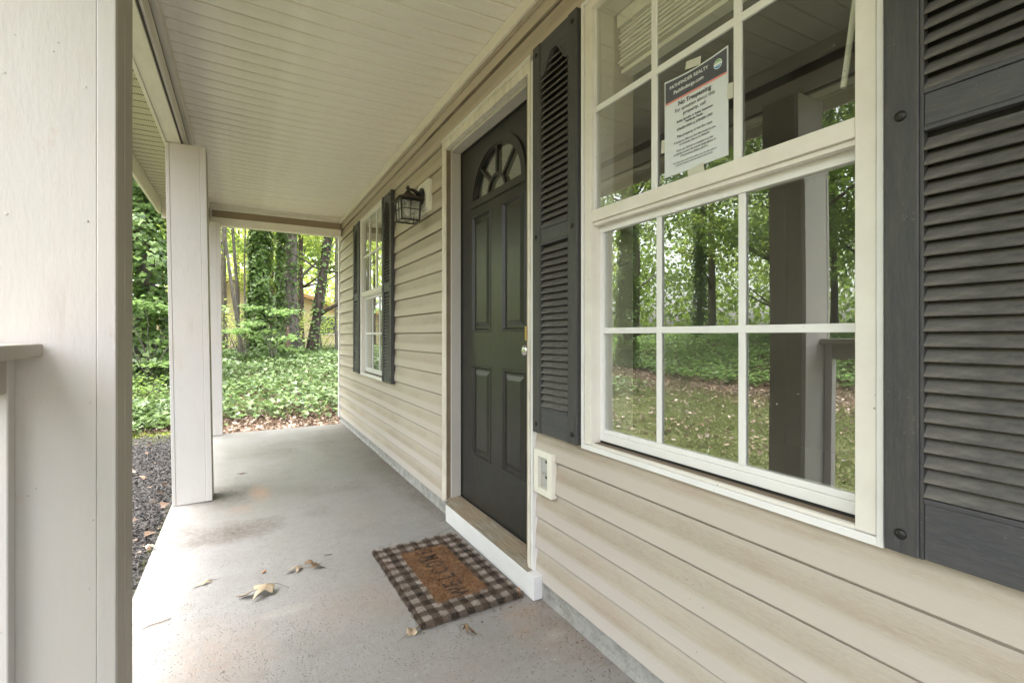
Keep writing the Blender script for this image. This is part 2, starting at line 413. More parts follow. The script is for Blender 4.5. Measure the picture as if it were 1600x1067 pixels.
def mat_leaf(name, cols, trans=0.45, rough=0.45, spec=0.4):
    m = NT(name)
    g = m.n('ShaderNodeNewGeometry')
    st = [(i / max(1, len(cols) - 1), c) for i, c in enumerate(cols)]
    nd = m.ramp(g.outputs['Random Per Island'], st)
    big = m.noise(0.6, 3, 0.5)
    col = m.mix(m.math('MULTIPLY', big, 0.5), nd, tuple(a * 0.6 for a in cols[0]))
    b = m.bsdf(col, rough, spec)
    tr = m.n('ShaderNodeBsdfTranslucent')
    m.l(m.mix(0.5, col, tuple(min(1, a * 1.5) for a in cols[-1])), tr.inputs['Color'])
    mx = m.n('ShaderNodeMixShader')
    mx.inputs[0].default_value = trans
    m.l(b, mx.inputs[1]); m.l(tr.outputs[0], mx.inputs[2])
    return m.done(mx.outputs[0])
M['ivy'] = mat_leaf('ivy_leaf', [(0.03, 0.06, 0.012), (0.08, 0.145, 0.03), (0.14, 0.225, 0.05), (0.2, 0.3, 0.08)], 0.25)
M['ivy_ground'] = mat_leaf('ground_ivy_leaf', [(0.03, 0.055, 0.015), (0.075, 0.125, 0.03), (0.12, 0.19, 0.055), (0.16, 0.235, 0.08)], 0.2)
M['canopy'] = mat_leaf('bright_leaf', [(0.12, 0.17, 0.025), (0.2, 0.28, 0.04), (0.3, 0.4, 0.07), (0.4, 0.47, 0.11)], 0.55)
M['canopy_dark'] = mat_leaf('green_leaf', [(0.05, 0.09, 0.015), (0.09, 0.15, 0.025), (0.15, 0.23, 0.045), (0.21, 0.3, 0.06)], 0.5)
M['shrub'] = mat_leaf('shrub_leaf', [(0.09, 0.15, 0.04), (0.14, 0.23, 0.06), (0.2, 0.31, 0.09), (0.26, 0.38, 0.13)], 0.45)
M['grass'] = mat_leaf('grass_blade', [(0.09, 0.11, 0.03), (0.13, 0.18, 0.045), (0.19, 0.26, 0.07), (0.28, 0.29, 0.14)], 0.3)
M['litter'] = mat_leaf('dead_leaves', [(0.06, 0.035, 0.022), (0.13, 0.08, 0.05), (0.22, 0.145, 0.1), (0.36, 0.28, 0.21)], 0.1)
M['mulch'] = mat_leaf('mulch_chip', [(0.012, 0.011, 0.011), (0.022, 0.02, 0.02), (0.035, 0.031, 0.03), (0.075, 0.06, 0.05)], 0.0, 0.7)

def mat_bark(name, c1, c2):
    m = NT(name)
    n = m.noise(7, 6, 0.7, vec=m.coord((3, 3, 0.5)))
    col = m.ramp(n, [(0.35, c1), (0.65, c2)])
    return m.done(m.bsdf(col, 0.9, 0.2, normal=m.bump(n, 1.0, 0.03)))
M['bark'] = mat_bark('grey_bark', (0.07, 0.06, 0.05), (0.2, 0.175, 0.15))
M['bark_dark'] = mat_bark('dark_bark', (0.03, 0.024, 0.02), (0.095, 0.075, 0.06))
M['bark_brown'] = mat_bark('rotten_wood', (0.09, 0.06, 0.042), (0.22, 0.155, 0.11))

def mat_ground():
    m = NT('woodland_ground')
    n = m.noise(3.0, 8, 0.7)
    n2 = m.noise(25, 6, 0.75)
    col = m.ramp(n2, [(0.3, (0.05, 0.036, 0.025)), (0.5, (0.13, 0.09, 0.06)), (0.7, (0.26, 0.19, 0.14))])
    s = m.sep()
    # lawn in front of the porch
    lx = m.math('MULTIPLY', m.math('ADD', s[0], 6.8), 0.6)
    lawn = m.math('MULTIPLY', m.math('ADD', m.math('MULTIPLY', lx, 1.0), m.math('MULTIPLY', m.math('SUBTRACT', n, 0.5), 3.0), clamp=True), 0.7)
    keepx = m.math('ADD', m.math('SUBTRACT', 6.6, s[1], clamp=True), m.math('SUBTRACT', -2.2, s[0], clamp=True), clamp=True)
    lawn = m.math('MULTIPLY', lawn, keepx)
    col = m.mix(lawn, col, (0.075, 0.1, 0.03))
    return m.done(m.bsdf(col, 0.95, 0.15, normal=m.bump(n2, 0.8, 0.03)))
M['ground'] = mat_ground()

def mat_mulchbed():
    m = NT('mulch_bed')
    n2 = m.noise(60, 6, 0.75, vec=m.coord((1, 0.5, 1)))
    col = m.ramp(n2, [(0.35, (0.008, 0.007, 0.007)), (0.7, (0.05, 0.043, 0.04))])
    return m.done(m.bsdf(col, 0.9, 0.2, normal=m.bump(n2, 1.0, 0.02)))
M['mulchbed'] = mat_mulchbed()

# doormat: checks and coir, from object coordinates (mat-local, metres)
MATW, MATL = 0.43, 0.70
def mat_mat(name, k=1.0):
    m = NT(name)
    s = m.sep()
    q = 0.0333
    cx = m.math('GREATER_THAN', m.math('FRACT', m.math('DIVIDE', m.math('ADD', s[0], 10 * q), 2 * q)), 0.5)
    cy = m.math('GREATER_THAN', m.math('FRACT', m.math('DIVIDE', m.math('ADD', s[1], 10 * q), 2 * q)), 0.5)
    su = m.math('MULTIPLY', m.math('ADD', cx, cy), 0.5)
    chk = m.ramp(su, [(0.0, (0.38 * k, 0.34 * k, 0.305 * k)), (0.5, (0.125 * k, 0.105 * k, 0.09 * k)), (1.0, (0.03 * k, 0.028 * k, 0.027 * k))])
    n = m.noise(95, 6, 0.8)
    n = m.math('ADD', m.math('MULTIPLY', n, 0.55), m.math('MULTIPLY', m.n('ShaderNodeNewGeometry').outputs['Random Per Island'], 0.45))
    coir = m.ramp(n, [(0.3, (0.09 * k, 0.04 * k, 0.018 * k)), (0.5, (0.2 * k, 0.098 * k, 0.045 * k)), (0.72, (0.42 * k, 0.27 * k, 0.16 * k))])
    inx = m.math('LESS_THAN', m.math('ABSOLUTE', m.math('ADD', s[0], m.math('MULTIPLY', m.math('SUBTRACT', n, 0.5), 0.01))), 0.112)
    iny = m.math('LESS_THAN', m.math('ABSOLUTE', m.math('ADD', s[1], m.math('MULTIPLY', m.math('SUBTRACT', n, 0.5), 0.01))), 0.245)
    col = m.mix(m.math('MULTIPLY', inx, iny), chk, coir)
    col = m.mix(m.ramp(n, [(0.5, 0.0), (0.72, 0.5)]), col, (0.3, 0.2, 0.12))
    col = m.mix(m.ramp(m.noise(22, 5, 0.7), [(0.45, 0.0), (0.62, 0.45)]), col, (0.2, 0.14, 0.1))
    return m.done(m.bsdf(col, 0.95, 0.1, normal=m.bump(n, 1.0, 0.006)))
M['doormat'] = mat_mat('woven_mat')
M['matfibre'] = mat_mat('mat_fibre', 1.25)
M['matink'] = mat_simple('black_mat_print', (0.03, 0.02, 0.015), 0.95, var=0.2)

def mat_dryleaf(name, c1, c2):
    m = NT(name)
    n = m.noise(30, 5, 0.6)
    col = m.mix(n, c1, c2)
    return m.done(m.bsdf(col, 0.7, 0.3, normal=m.bump(n, 0.3, 0.002)))
M['leaf_tan'] = mat_dryleaf('dry_tan_leaf', (0.3, 0.22, 0.14), (0.5, 0.41, 0.29))
M['leaf_brown'] = mat_dryleaf('dry_brown_leaf', (0.1, 0.06, 0.035), (0.25, 0.16, 0.09))
M['leaf_orange'] = mat_dryleaf('dry_orange_leaf', (0.35, 0.12, 0.03), (0.45, 0.2, 0.07))
M['twig'] = mat_dryleaf('twig_bark', (0.1, 0.08, 0.06), (0.2, 0.16, 0.12))

# ------------------------------------------------------------------ object helpers
def tag(o, label=None, cat=None, group=None, kind=None):
    if label: o['label'] = label
    if cat: o['category'] = cat
    if group: o['group'] = group
    if kind: o['kind'] = kind
    return o

def empty(name, loc=(0, 0, 0), label=None, cat=None, group=None, rz=0, kind=None):
    o = bpy.data.objects.new(name, None)
    o.empty_display_size = 0.1
    o.location = loc
    o.rotation_euler = (0, 0, rz)
    COL.objects.link(o)
    return tag(o, label, cat, group, kind)

class MB:
    def __init__(s, org=(0, 0, 0)):
        s.v = []; s.f = []; s.o = org
    def add(s, vs, fs):
        b = len(s.v)
        s.v += [(x - s.o[0], y - s.o[1], z - s.o[2]) for x, y, z in vs]
        s.f += [tuple(i + b for i in f) for f in fs]
    def box(s, x0, x1, y0, y1, z0, z1, bv=0.0):
        if x1 < x0: x0, x1 = x1, x0
        if y1 < y0: y0, y1 = y1, y0
        if z1 < z0: z0, z1 = z1, z0
        if bv:
            bm = bmesh.new()
            r = bmesh.ops.create_cube(bm, size=1)
            for v in bm.verts:
                v.co = Vector(((x0 + x1) / 2 + v.co.x * (x1 - x0), (y0 + y1) / 2 + v.co.y * (y1 - y0), (z0 + z1) / 2 + v.co.z * (z1 - z0)))
            bmesh.ops.bevel(bm, geom=bm.edges[:], offset=bv, segments=2, affect='EDGES', profile=0.5)
            bm.verts.ensure_lookup_table()
            bm.verts.index_update()
            s.add([v.co[:] for v in bm.verts], [[v.index for v in f.verts] for f in bm.faces])
            bm.free()
            return s
        s.add([(x0, y0, z0), (x1, y0, z0), (x1, y1, z0), (x0, y1, z0), (x0, y0, z1), (x1, y0, z1), (x1, y1, z1), (x0, y1, z1)],
              [(0, 3, 2, 1), (4, 5, 6, 7), (0, 1, 5, 4), (1, 2, 6, 5), (2, 3, 7, 6), (3, 0, 4, 7)])
        return s
    def prism_y(s, prof, y0, y1):
        """closed XZ outline run along Y"""
        n = len(prof)
        vs = [(x, y0, z) for x, z in prof] + [(x, y1, z) for x, z in prof]
        fs = [(i, (i + 1) % n, n + (i + 1) % n, n + i) for i in range(n)] + [tuple(range(n - 1, -1, -1)), tuple(range(n, 2 * n))]
        s.add(vs, fs)
        return s
    def prism_x(s, prof, x0, x1):
        """closed YZ outline run along X"""
        n = len(prof)
        vs = [(x0, y, z) for y, z in prof] + [(x1, y, z) for y, z in prof]
        fs = [(i, (i + 1) % n, n + (i + 1) % n, n + i) for i in range(n)] + [tuple(range(n - 1, -1, -1)), tuple(range(n, 2 * n))]
        s.add(vs, fs)
        return s
    def tube(s, pts, rad, seg=10, wob=0.0, cap=True):
        pts = [Vector(p) for p in pts]
        if not hasattr(rad, '__len__'): rad = [rad] * len(pts)
        rings = []
        up = Vector((0.13, 0.21, 0.97))
        for i, p in enumerate(pts):
            d = (pts[min(i + 1, len(pts) - 1)] - pts[max(i - 1, 0)]).normalized()
            a = d.cross(up)
            if a.length < 1e-3: a = d.cross(Vector((1, 0, 0)))
            a.normalize(); b = d.cross(a)
            rg = []
            for k in range(seg):
                t = 2 * math.pi * k / seg
                rr = rad[i] * (1 + (wob * noise.noise(Vector((p.x * 3 + math.cos(t) * 1.5, p.y * 3 + math.sin(t) * 1.5, p.z * 1.2))) if wob else 0))
                rg.append(p + (a * math.cos(t) + b * math.sin(t)) * rr)
            rings.append(rg)
        vs = [v[:] for rg in rings for v in rg]
        fs = []
        for i in range(len(pts) - 1):
            for k in range(seg):
                k2 = (k + 1) % seg
                fs.append((i * seg + k, i * seg + k2, (i + 1) * seg + k2, (i + 1) * seg + k))
        if cap:
            fs.append(tuple(range(seg - 1, -1, -1)))
            fs.append(tuple(range((len(pts) - 1) * seg, len(pts) * seg)))
        s.add(vs, fs)
        return s
    def lathe(s, c, prof, seg=20, axis='Z'):
        vs = []; fs = []
        for r, h in prof:
            for k in range(seg):
                t = 2 * math.pi * k / seg
                a, b = r * math.cos(t), r * math.sin(t)
                if axis == 'Z': vs.append((c[0] + a, c[1] + b, c[2] + h))
                elif axis == 'X': vs.append((c[0] + h, c[1] + a, c[2] + b))
                else: vs.append((c[0] + a, c[1] + h, c[2] + b))
        for i in range(len(prof) - 1):
            for k in range(seg):
                k2 = (k + 1) % seg
                fs.append((i * seg + k, i * seg + k2, (i + 1) * seg + k2, (i + 1) * seg + k))
        fs.append(tuple(range(seg - 1, -1, -1)))
        fs.append(tuple(range((len(prof) - 1) * seg, len(prof) * seg)))
        s.add(vs, fs)
        return s
    def build(s, name, mat, parent=None, smooth=False, loc=None):
        me = bpy.data.meshes.new(name)
        me.from_pydata(s.v, [], s.f)
        bm = bmesh.new(); bm.from_mesh(me)
        bmesh.ops.recalc_face_normals(bm, faces=bm.faces[:])
        bm.to_mesh(me); bm.free()
        me.materials.append(M[mat] if isinstance(mat, str) else mat)
        if smooth:
            me.polygons.foreach_set('use_smooth', [True] * len(me.polygons))
        o = bpy.data.objects.new(name, me)
        if loc is not None: o.location = loc
        COL.objects.link(o)
        if parent is not None: o.parent = parent
        return o

def bx(name, mat, parent, x0, x1, y0, y1, z0, z1, bv=0.0, org=(0, 0, 0)):
    return MB(org).box(x0, x1, y0, y1, z0, z1, bv).build(name, mat, parent)

def inst(src, loc, parent=None):
    c = src.copy()
    c.location = loc
    COL.objects.link(c)
    if parent is not None: c.parent = parent
    return c

def copy_tree(o, parent=None):
    c = o.copy(); COL.objects.link(c); c.parent = parent
    for ch in o.children: copy_tree(ch, c)
    return c

def np_mesh(name, V, F, mat, parent=None, loc=(0, 0, 0)):
    """V (n,3), F (m,k) all faces of k corners"""
    me = bpy.data.meshes.new(name)
    n, (m_, k) = len(V), F.shape
    me.vertices.add(n); me.vertices.foreach_set('co', np.ascontiguousarray(V, dtype=np.float32).ravel())
    me.loops.add(m_ * k); me.loops.foreach_set('vertex_index', np.ascontiguousarray(F, dtype=np.int32).ravel())
    me.polygons.add(m_); me.polygons.foreach_set('loop_start', np.arange(0, m_ * k, k, dtype=np.int32))
    me.update(calc_edges=True)
    me.materials.append(M[mat])
    o = bpy.data.objects.new(name, me); o.location = loc
    COL.objects.link(o)
    if parent is not None: o.parent = parent
    return o

# leaf templates: X across, Y length, Z fold
T_SIMPLE = (np.array([(0, 0, 0), (.36, .45, .1), (0, 1, -.05), (-.36, .45, .1)], float), np.array([(0, 1, 2), (0, 2, 3)]))
T_IVY = (np.array([(0, .12, 0), (.3, -.06, .05), (.55, .3, .07), (.27, .52, .02), (0, 1, -.08), (-.27, .52, .02), (-.55, .3, .07), (-.3, -.06, .05)], float),
         np.array([(0, 1, 2), (0, 2, 3), (0, 3, 4), (0, 4, 5), (0, 5, 6), (0, 6, 7)]))
T_BLADE = (np.array([(-.07, 0, 0), (.07, 0, 0), (0, 1, .25)], float), np.array([(0, 1, 2)]))
T_CHIP = (np.array([(-.14, 0, 0), (.14, .05, 0), (.1, 1, .05), (-.12, .9, .03)], float), np.array([(0, 1, 2), (0, 2, 3)]))

def leaves(name, C, N, S, tmpl, mat, parent=None, roll=None, down=0.0, loc=(0, 0, 0)):
    """C centres, N normals, S sizes; every leaf is turned at random about its normal (down: bias of the tip to hang)"""
    n = len(C)
    N = N / (np.linalg.norm(N, axis=1, keepdims=True) + 1e-9)
    T = rng.normal(size=(n, 3))
    if down: T = T * (1 - down) + np.array([0, 0, -1.0]) * down * 1.8
    T -= N * np.sum(T * N, axis=1, keepdims=True)
    T /= (np.linalg.norm(T, axis=1, keepdims=True) + 1e-9)
    B = np.cross(T, N)
    P, Fc = tmpl
    P = P - np.array([0, 0.45, 0])
    V = C[:, None, :] + S[:, None, None] * (P[None, :, 0:1] * B[:, None, :] + P[None, :, 1:2] * T[:, None, :] + P[None, :, 2:3] * N[:, None, :])
    k = len(P)
    FF = (Fc[None, :, :] + (np.arange(n) * k)[:, None, None]).reshape(-1, 3)
    return np_mesh(name, V.reshape(-1, 3), FF, mat, parent, loc)

# ------------------------------------------------------------------ ground
def sstep(a, b, x):
    t = np.clip((x - a) / (b - a), 0, 1)
    return t * t * (3 - 2 * t)

def gz(x, y):
    x = np.asarray(x, float); y = np.asarray(y, float)
    a = 0.46 * sstep(7.0, 14.5, y)
    b = 1.2 * sstep(7.2, 14.0, -x) * (1 - 0.35 * sstep(9, 20, y))
    und = 0.05 * np.sin(x * 1.3 + 0.7) * np.sin(y * 0.9 + 0.3) * sstep(7, 10, np.maximum(y, -x))
    return -0.13 + np.maximum(a, b) + und

def axis_pts(lo, hi, d0, far):
    inner = np.arange(lo, hi + 1e-6, d0)
    out = []
    p, d = 0.0, d0
    while p < far:
        d *= 1.35; p += d; out.append(p)
    out = np.array(out)
    return np.concatenate([(lo - out)[::-1], inner, hi + out])
gx = axis_pts(-28, 12, 0.5, 600); gy = axis_pts(-8, 40, 0.5, 600)
XX, YY = np.meshgrid(gx, gy, indexing='ij')
ZZ = gz(XX, YY)
V = np.stack([XX, YY, ZZ], -1).reshape(-1, 3)
ny = len(gy)
ii, jj = np.meshgrid(np.arange(len(gx) - 1), np.arange(ny - 1), indexing='ij')
a = (ii * ny + jj).ravel()
Fq = np.stack([a, a + ny, a + ny + 1, a + 1], -1)
tag(np_mesh('ground', V, Fq, 'ground'), kind='structure')

# mulch bed sheet beside the porch and across its end
def sheet(name, mat, x0, x1, y0, y1, step, dz):
    xs = np.arange(x0, x1 + 1e-6, step); ys = np.arange(y0, y1 + 1e-6, step)
    A, B = np.meshgrid(xs, ys, indexing='ij')
    Z = gz(A, B) + dz + 0.012 * np.sin(A * 9) * np.sin(B * 7)
    V = np.stack([A, B, Z], -1).reshape(-1, 3); n = len(ys)
    i, j = np.meshgrid(np.arange(len(xs) - 1), np.arange(n - 1), indexing='ij'); q = (i * n + j).ravel()
    return np_mesh(name, V, np.stack([q, q + n, q + n + 1, q + 1], -1), mat)
tag(sheet('mulch_bed', 'mulchbed', -1.55, -0.36, -1.0, 6.6, 0.12, 0.03), kind='structure')
tag(sheet('mulch_bed', 'mulchbed', -0.36, 1.4, 6.06, 6.42, 0.06, 0.03), kind='structure')

# ------------------------------------------------------------------ porch slab
slab = MB()
slab.box(-0.392, 1.075, -1.6, 6.085, -0.16, 0.0, 0.006)
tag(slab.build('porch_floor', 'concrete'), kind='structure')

# ------------------------------------------------------------------ house wall with its siding courses
PITCH = 0.127
YEND = 6.29
wall = empty('house_wall', (1.06, 2.5, 0), 'long beige clapboard house wall beside the porch floor', 'wall')
wo_ = (1.06, 2.5, 0)
XB = 1.0745   # back of the siding
PROF = [(0.0, 1.0590), (0.002, 1.0572), (0.006, 1.0570), (0.030, 1.0588), (0.056, 1.0600), (0.072, 1.0626), (0.094, 1.0668), (0.108, 1.0690), (0.1195, 1.0700), (0.1202, 1.0742), (0.127, 1.0743)]
def plank(y0, y1, zb, zlo, zhi, wob):
    pts = []
    for (dz, x) in PROF:
        pts.append((zb + dz, x))
    def xat(z):
        for (za, xa), (zc, xc) in zip(pts, pts[1:]):
            if za <= z <= zc: return xa + (xc - xa) * (z - za) / max(1e-9, zc - za)
        return pts[-1][1]
    lo, hi = max(zlo, zb), min(zhi, zb + PITCH)
    if hi - lo < 0.004: return
    inner = [(z, x) for z, x in pts if lo < z < hi]
    front = [(lo, xat(lo))] + inner + [(hi, xat(hi))]
    n = max(1, int((y1 - y0) / 0.35))
    ys = [y0 + (y1 - y0) * i / n for i in range(n + 1)]
    vs, fs = [], []
    m_ = len(front) + 2
    for y in ys:
        w = 0.0011 * math.sin(y * 2.1 + wob) + 0.0008 * math.sin(y * 5.3 + wob * 2)
        dzw = 0.0012 * math.sin(y * 1.7 + wob * 3)
        for z, x in front: vs.append((x + w, y, z + dzw))
        vs.append((XB + 0.003, y, hi)); vs.append((XB + 0.003, y, lo + 0.001))
    for i in range(n):
        for k in range(m_):
            k2 = (k + 1) % m_
            fs.append((i * m_ + k, i * m_ + k2, (i + 1) * m_ + k2, (i + 1) * m_ + k))
    fs.append(tuple(range(m_))); fs.append(tuple(range(n * m_, (n + 1) * m_)))
    b = MB(wo_); b.add(vs, fs)
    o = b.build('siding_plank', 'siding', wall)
    me = o.data
    sm = [False] * len(me.polygons)
    return o
WZ0, WZ1 = 0.672, 2.233
OPEN = [(0.45, 1.365, WZ0 + .01, WZ1 - .01), (4.112, 5.022, WZ0 + .01, WZ1 - .01), (1.694, 2.712, 0.0, 2.222)]
z = 0.0675 - 0.0005
k = 0
while z < 2.44:
    z1 = min(z + PITCH, 2.44)
    cuts = sorted([o for o in OPEN if o[2] < z1 and o[3] > z], key=lambda o: o[0])
    y = -1.6
    for (a0, a1, b0, b1) in cuts:
        plank(y, a0, z, z, z1, k * 1.7)
        if b0 > z: plank(a0, a1, z, z, b0, k * 1.7)
        if b1 < z1: plank(a0, a1, z, b1, z1, k * 1.7)
        y = a1
    plank(y, YEND, z, z, z1, k * 1.7)
    z += PITCH; k += 1
# sheathing behind the siding, with real openings
sh = MB(wo_)
XS0, XS1 = 1.079, 1.19
def wall_ring(y0, y1, z0, z1): sh.box(XS0, XS1, y0, y1, z0, z1)
wall_ring(-1.6, 0.47, 0.0, 2.55); wall_ring(0.47, 1.345, 0.0, 0.69); wall_ring(0.47, 1.345, 2.215, 2.55)
wall_ring(1.345, 1.74, 0.0, 2.55); wall_ring(1.74, 2.68, 2.16, 2.55); wall_ring(2.68, 4.13, 0.0, 2.55)
wall_ring(4.13, 5.0, 0.0, 0.69); wall_ring(4.13, 5.0, 2.215, 2.55); wall_ring(5.0, 6.28, 0.0, 2.55)
sh.build('sheathing', 'room_light', wall)
for (y0, y1) in ((-1.6, 1.64), (2.6, 6.28)):
    n = int((y1 - y0) / 0.03)
    vs, fs = [], []
    for i in range(n + 1):
        y = y0 + (y1 - y0) * i / n
        for j, zz in enumerate((-0.02, 0.0, 0.02, 0.045, 0.072)):
            d = 0.004 * noise.noise(Vector((y * 14, zz * 30, 2))) + 0.006 * noise.noise(Vector((y * 3, zz * 9, 5)))
            vs.append((1.063 + d - (0.006 if j < 2 else 0), y - wo_[1] + wo_[1], zz))
    for i in range(n):
        for j in range(4):
            fs.append((i * 5 + j, i * 5 + j + 1, (i + 1) * 5 + j + 1, (i + 1) * 5 + j))
    b = MB(wo_); b.add(vs, fs); b.build('foundation', 'foundation', wall)
bx('corner_post', 'white', wall, 1.046, 1.09, 6.284, 6.34, 0.045, 2.49, 0.002, wo_)
# room behind (dark interior seen through the panes)
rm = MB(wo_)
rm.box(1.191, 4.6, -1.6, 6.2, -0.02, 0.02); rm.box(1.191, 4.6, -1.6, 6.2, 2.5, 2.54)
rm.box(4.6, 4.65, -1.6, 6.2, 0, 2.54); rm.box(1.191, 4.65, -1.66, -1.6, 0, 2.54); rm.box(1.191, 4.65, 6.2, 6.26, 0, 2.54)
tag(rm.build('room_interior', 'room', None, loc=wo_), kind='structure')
# gable end wall beyond the corner and wall continuing back
gw = MB(); gw.box(1.10, 6.0, 6.285, 6.34, 0.0, 2.6)
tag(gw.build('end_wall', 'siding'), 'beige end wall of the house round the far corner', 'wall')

# trims along the ceiling
ct = empty('ceiling_trim', (1.05, 2.5, 2.4), 'cream trim strip where the clapboard wall meets the ceiling', 'trim')
cto = (1.05, 2.5, 2.4)
for (y0, y1) in ((-1.6, 0.9), (0.903, 4.578), (4.581, 6.28)):
    bx('strip', 'trim', ct, 1.040, 1.0735, y0, y1, 2.432, 2.4895, 0.0015, cto)
bx('starter', 'siding', ct, 1.052, 1.0735, -1.6, 6.28, 2.41, 2.4305, 0, cto)

# ------------------------------------------------------------------ ceiling planks
CZ = 2.493
ceil = empty('porch_ceiling', (0.36, 2.5, CZ), 'cream grooved vinyl porch ceiling overhead', 'ceiling')
def plank_mesh(x0, x1, wid, sag):
    """one ribbed ceiling plank running along X, local Y 0..wid"""
    n = 12
    prof = [(0.0, 0.012), (0.0035, 0.0115), (0.005, 0.0), (0.009, -0.003), (0.016, -0.0035), (0.020, 0.0), (0.5 * wid, 0.0006), (wid - 0.004, 0.0), (wid - 0.0025, 0.004), (wid, 0.0115)]
    vs, fs = [], []
    m_ = len(prof)
    for i in range(n + 1):
        t = i / n
        x = x0 + (x1 - x0) * t
        dz = -sag * 4 * (t * (1 - t)) ** 0.9
        for y, zz in prof: vs.append((x, y, zz + dz))
    for i in range(n):
        for k in range(m_ - 1):
            fs.append((i * m_ + k, (i + 1) * m_ + k, (i + 1) * m_ + k + 1, i * m_ + k + 1))
    b = MB(); b.add(vs, fs)
    return b
PW = 0.1016
src = plank_mesh(-0.33 - 0.36, 1.046 - 0.36, PW, 0.016).build('ceiling_plank', 'ceiling', ceil)
y = 6.09 - PW * 76
src.location = (0, y - 2.5, 0)
first = True
for i in range(1, 77):
    inst(src, (0, y + PW * i - 2.5, rng.uniform(-.0006, .0006)), ceil)
bx('channel', 'trim', ceil, -0.33, 1.044, 6.092, 6.115, 2.456, 2.496, 0.001, (0.36, 2.5, CZ))

# roof slab above everything
rf = MB()
rf.prism_y([(-0.80, 2.56), (-0.80, 2.62), (3.6, 4.4), (7.5, 2.8), (7.5, 2.56)], -1.9, 6.45)
tag(rf.build('roof', 'roof_shingle'), 'grey shingle roof above the porch', 'roof')

# porch beam, vented eave and fascia
bo = (-0.37, 2.5, 2.3)
beam = empty('porch_beam', bo, 'long cream beam along the ceiling edge resting on the columns', 'beam')
bx('beam_body', 'trim', beam, -0.412, -0.338, -1.6, 6.21, 2.268, 2.52, 0.002, bo)
for (y0, y1) in ((-1.6, 2.295), (2.30, 6.03)):
    bx('edge_strip', 'trim', beam, -0.332, -0.3215, y0, y1, 2.286, 2.372, 0.0015, bo)
bx('gap_filler', 'dark_gap', beam, -0.3375, -0.3325, -1.6, 6.03, 2.275, 2.49, 0, bo)
bx('ceiling_channel', 'trim', beam, -0.3325, -0.305, -1.6, 6.06, 2.425, 2.4915, 0.0015, bo)
bx('bottom_strip', 'trim', beam, -0.43, -0.4125, -1.6, 6.21, 2.262, 2.274, 0.001, bo)
fo = (0.4, 6.15, 2.3)
fb = empty('end_beam', fo, 'short cream beam with a brown inset across the far porch end', 'beam')
bx('beam_body', 'trim', fb, -0.30, 1.045, 6.115, 6.21, 2.262, 2.345, 0.002, fo)
bx('inset_board', 'brown_board', fb, -0.30, 1.045, 6.15, 6.20, 2.345, 2.425, 0, fo)
bx('top_strip', 'trim', fb, -0.337, 1.045, 6.118, 6.20, 2.4255, 2.456, 0.001, fo)
bx('end_post_strip', 'white', fb, -0.303, -0.29, 6.09, 6.114, 2.345, 2.43, 0.001, fo)

so = (-0.58, 2.5, 2.49)
eave = empty('vented_eave', so, 'perforated cream soffit strip outside the beam', 'eave')
src = plank_mesh(-0.745 + 0.58, -0.412 + 0.58, PW, 0.0).build('soffit_strip', 'perf', eave)
src.location = (0, 6.2 - PW * 77 - 2.5, 0)
for i in range(1, 77):
    inst(src, (0, 6.2 - PW * 77 + PW * i - 2.5, 0), eave)
fa = empty('fascia_board', (-0.76, 2.5, 2.4), 'cream fascia board hanging along the outer roof edge', 'fascia')
bx('long_board', 'trim', fa, -0.775, -0.75, -1.8, 6.23, 2.345, 2.52, 0.002, (-0.76, 2.5, 2.4))
bx('end_board', 'trim', fa, -0.745, 1.10, 6.225, 6.25, 2.30, 2.52, 0.002, (-0.76, 2.5, 2.4))

# ------------------------------------------------------------------ columns
def column(xr, y0, w, d, label, lean=0.0, base=True):
    o = (xr - w / 2, y0 + d / 2, 0)
    t = empty('porch_column', o, label, 'column', 'square columns along the porch edge')
    x0 = xr - w
    top = 2.266
    f = MB(o); f.box(x0 + 0.0205, xr - 0.0345, y0 + 0.002, y0 + 0.022, 0.003, top, 0.0015).build('front_board', 'post', t)
    f = MB(o); f.box(xr - 0.034, xr, y0, y0 + 0.0215, 0.003, top, 0.0025).build('corner_board', 'post', t)
    f = MB(o); f.box(x0, x0 + 0.020, y0, y0 + d, 0.003, top, 0.0025).build('side_board', 'post', t)
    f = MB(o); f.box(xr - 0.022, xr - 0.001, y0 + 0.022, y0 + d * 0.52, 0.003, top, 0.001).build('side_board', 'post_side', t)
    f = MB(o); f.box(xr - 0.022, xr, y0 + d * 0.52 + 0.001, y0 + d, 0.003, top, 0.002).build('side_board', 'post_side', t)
    f = MB(o); f.box(x0 + 0.0205, xr - 0.0225, y0 + d - 0.02, y0 + d - 0.001, 0.003, top, 0.001).build('back_board', 'post', t)
    for i, zz in enumerate((0.12, 0.5, 0.93, 1.31, 1.62, 1.98, 2.2)):
        for xx in (x0 + 0.035, xr - 0.05):
            q = MB(o); q.lathe((xx + 0.004 * math.sin(i * 5 + xx * 50), y0 + 0.002, zz + 0.01 * math.sin(i * 3 + xx * 90)), [(0.0035, 0.0), (0.003, -0.0009), (0.001, -0.0012)], 8, 'Y')
            q.build('nail_head', 'post', t)
    if lean:
        t.rotation_euler = (0, -math.atan(lean / 2.2), 0)
    return t
column(-0.2485, 1.380, 0.2135, 0.188, 'nearest white painted column with handrail butting into it')
column(-0.169, 3.645, 0.213, 0.188, 'middle white column standing in front of the mulch bed', lean=0.036)
column(-0.186, 5.985, 0.20, 0.10, 'farthest and slimmest-looking white column at the porch end', lean=0.02)

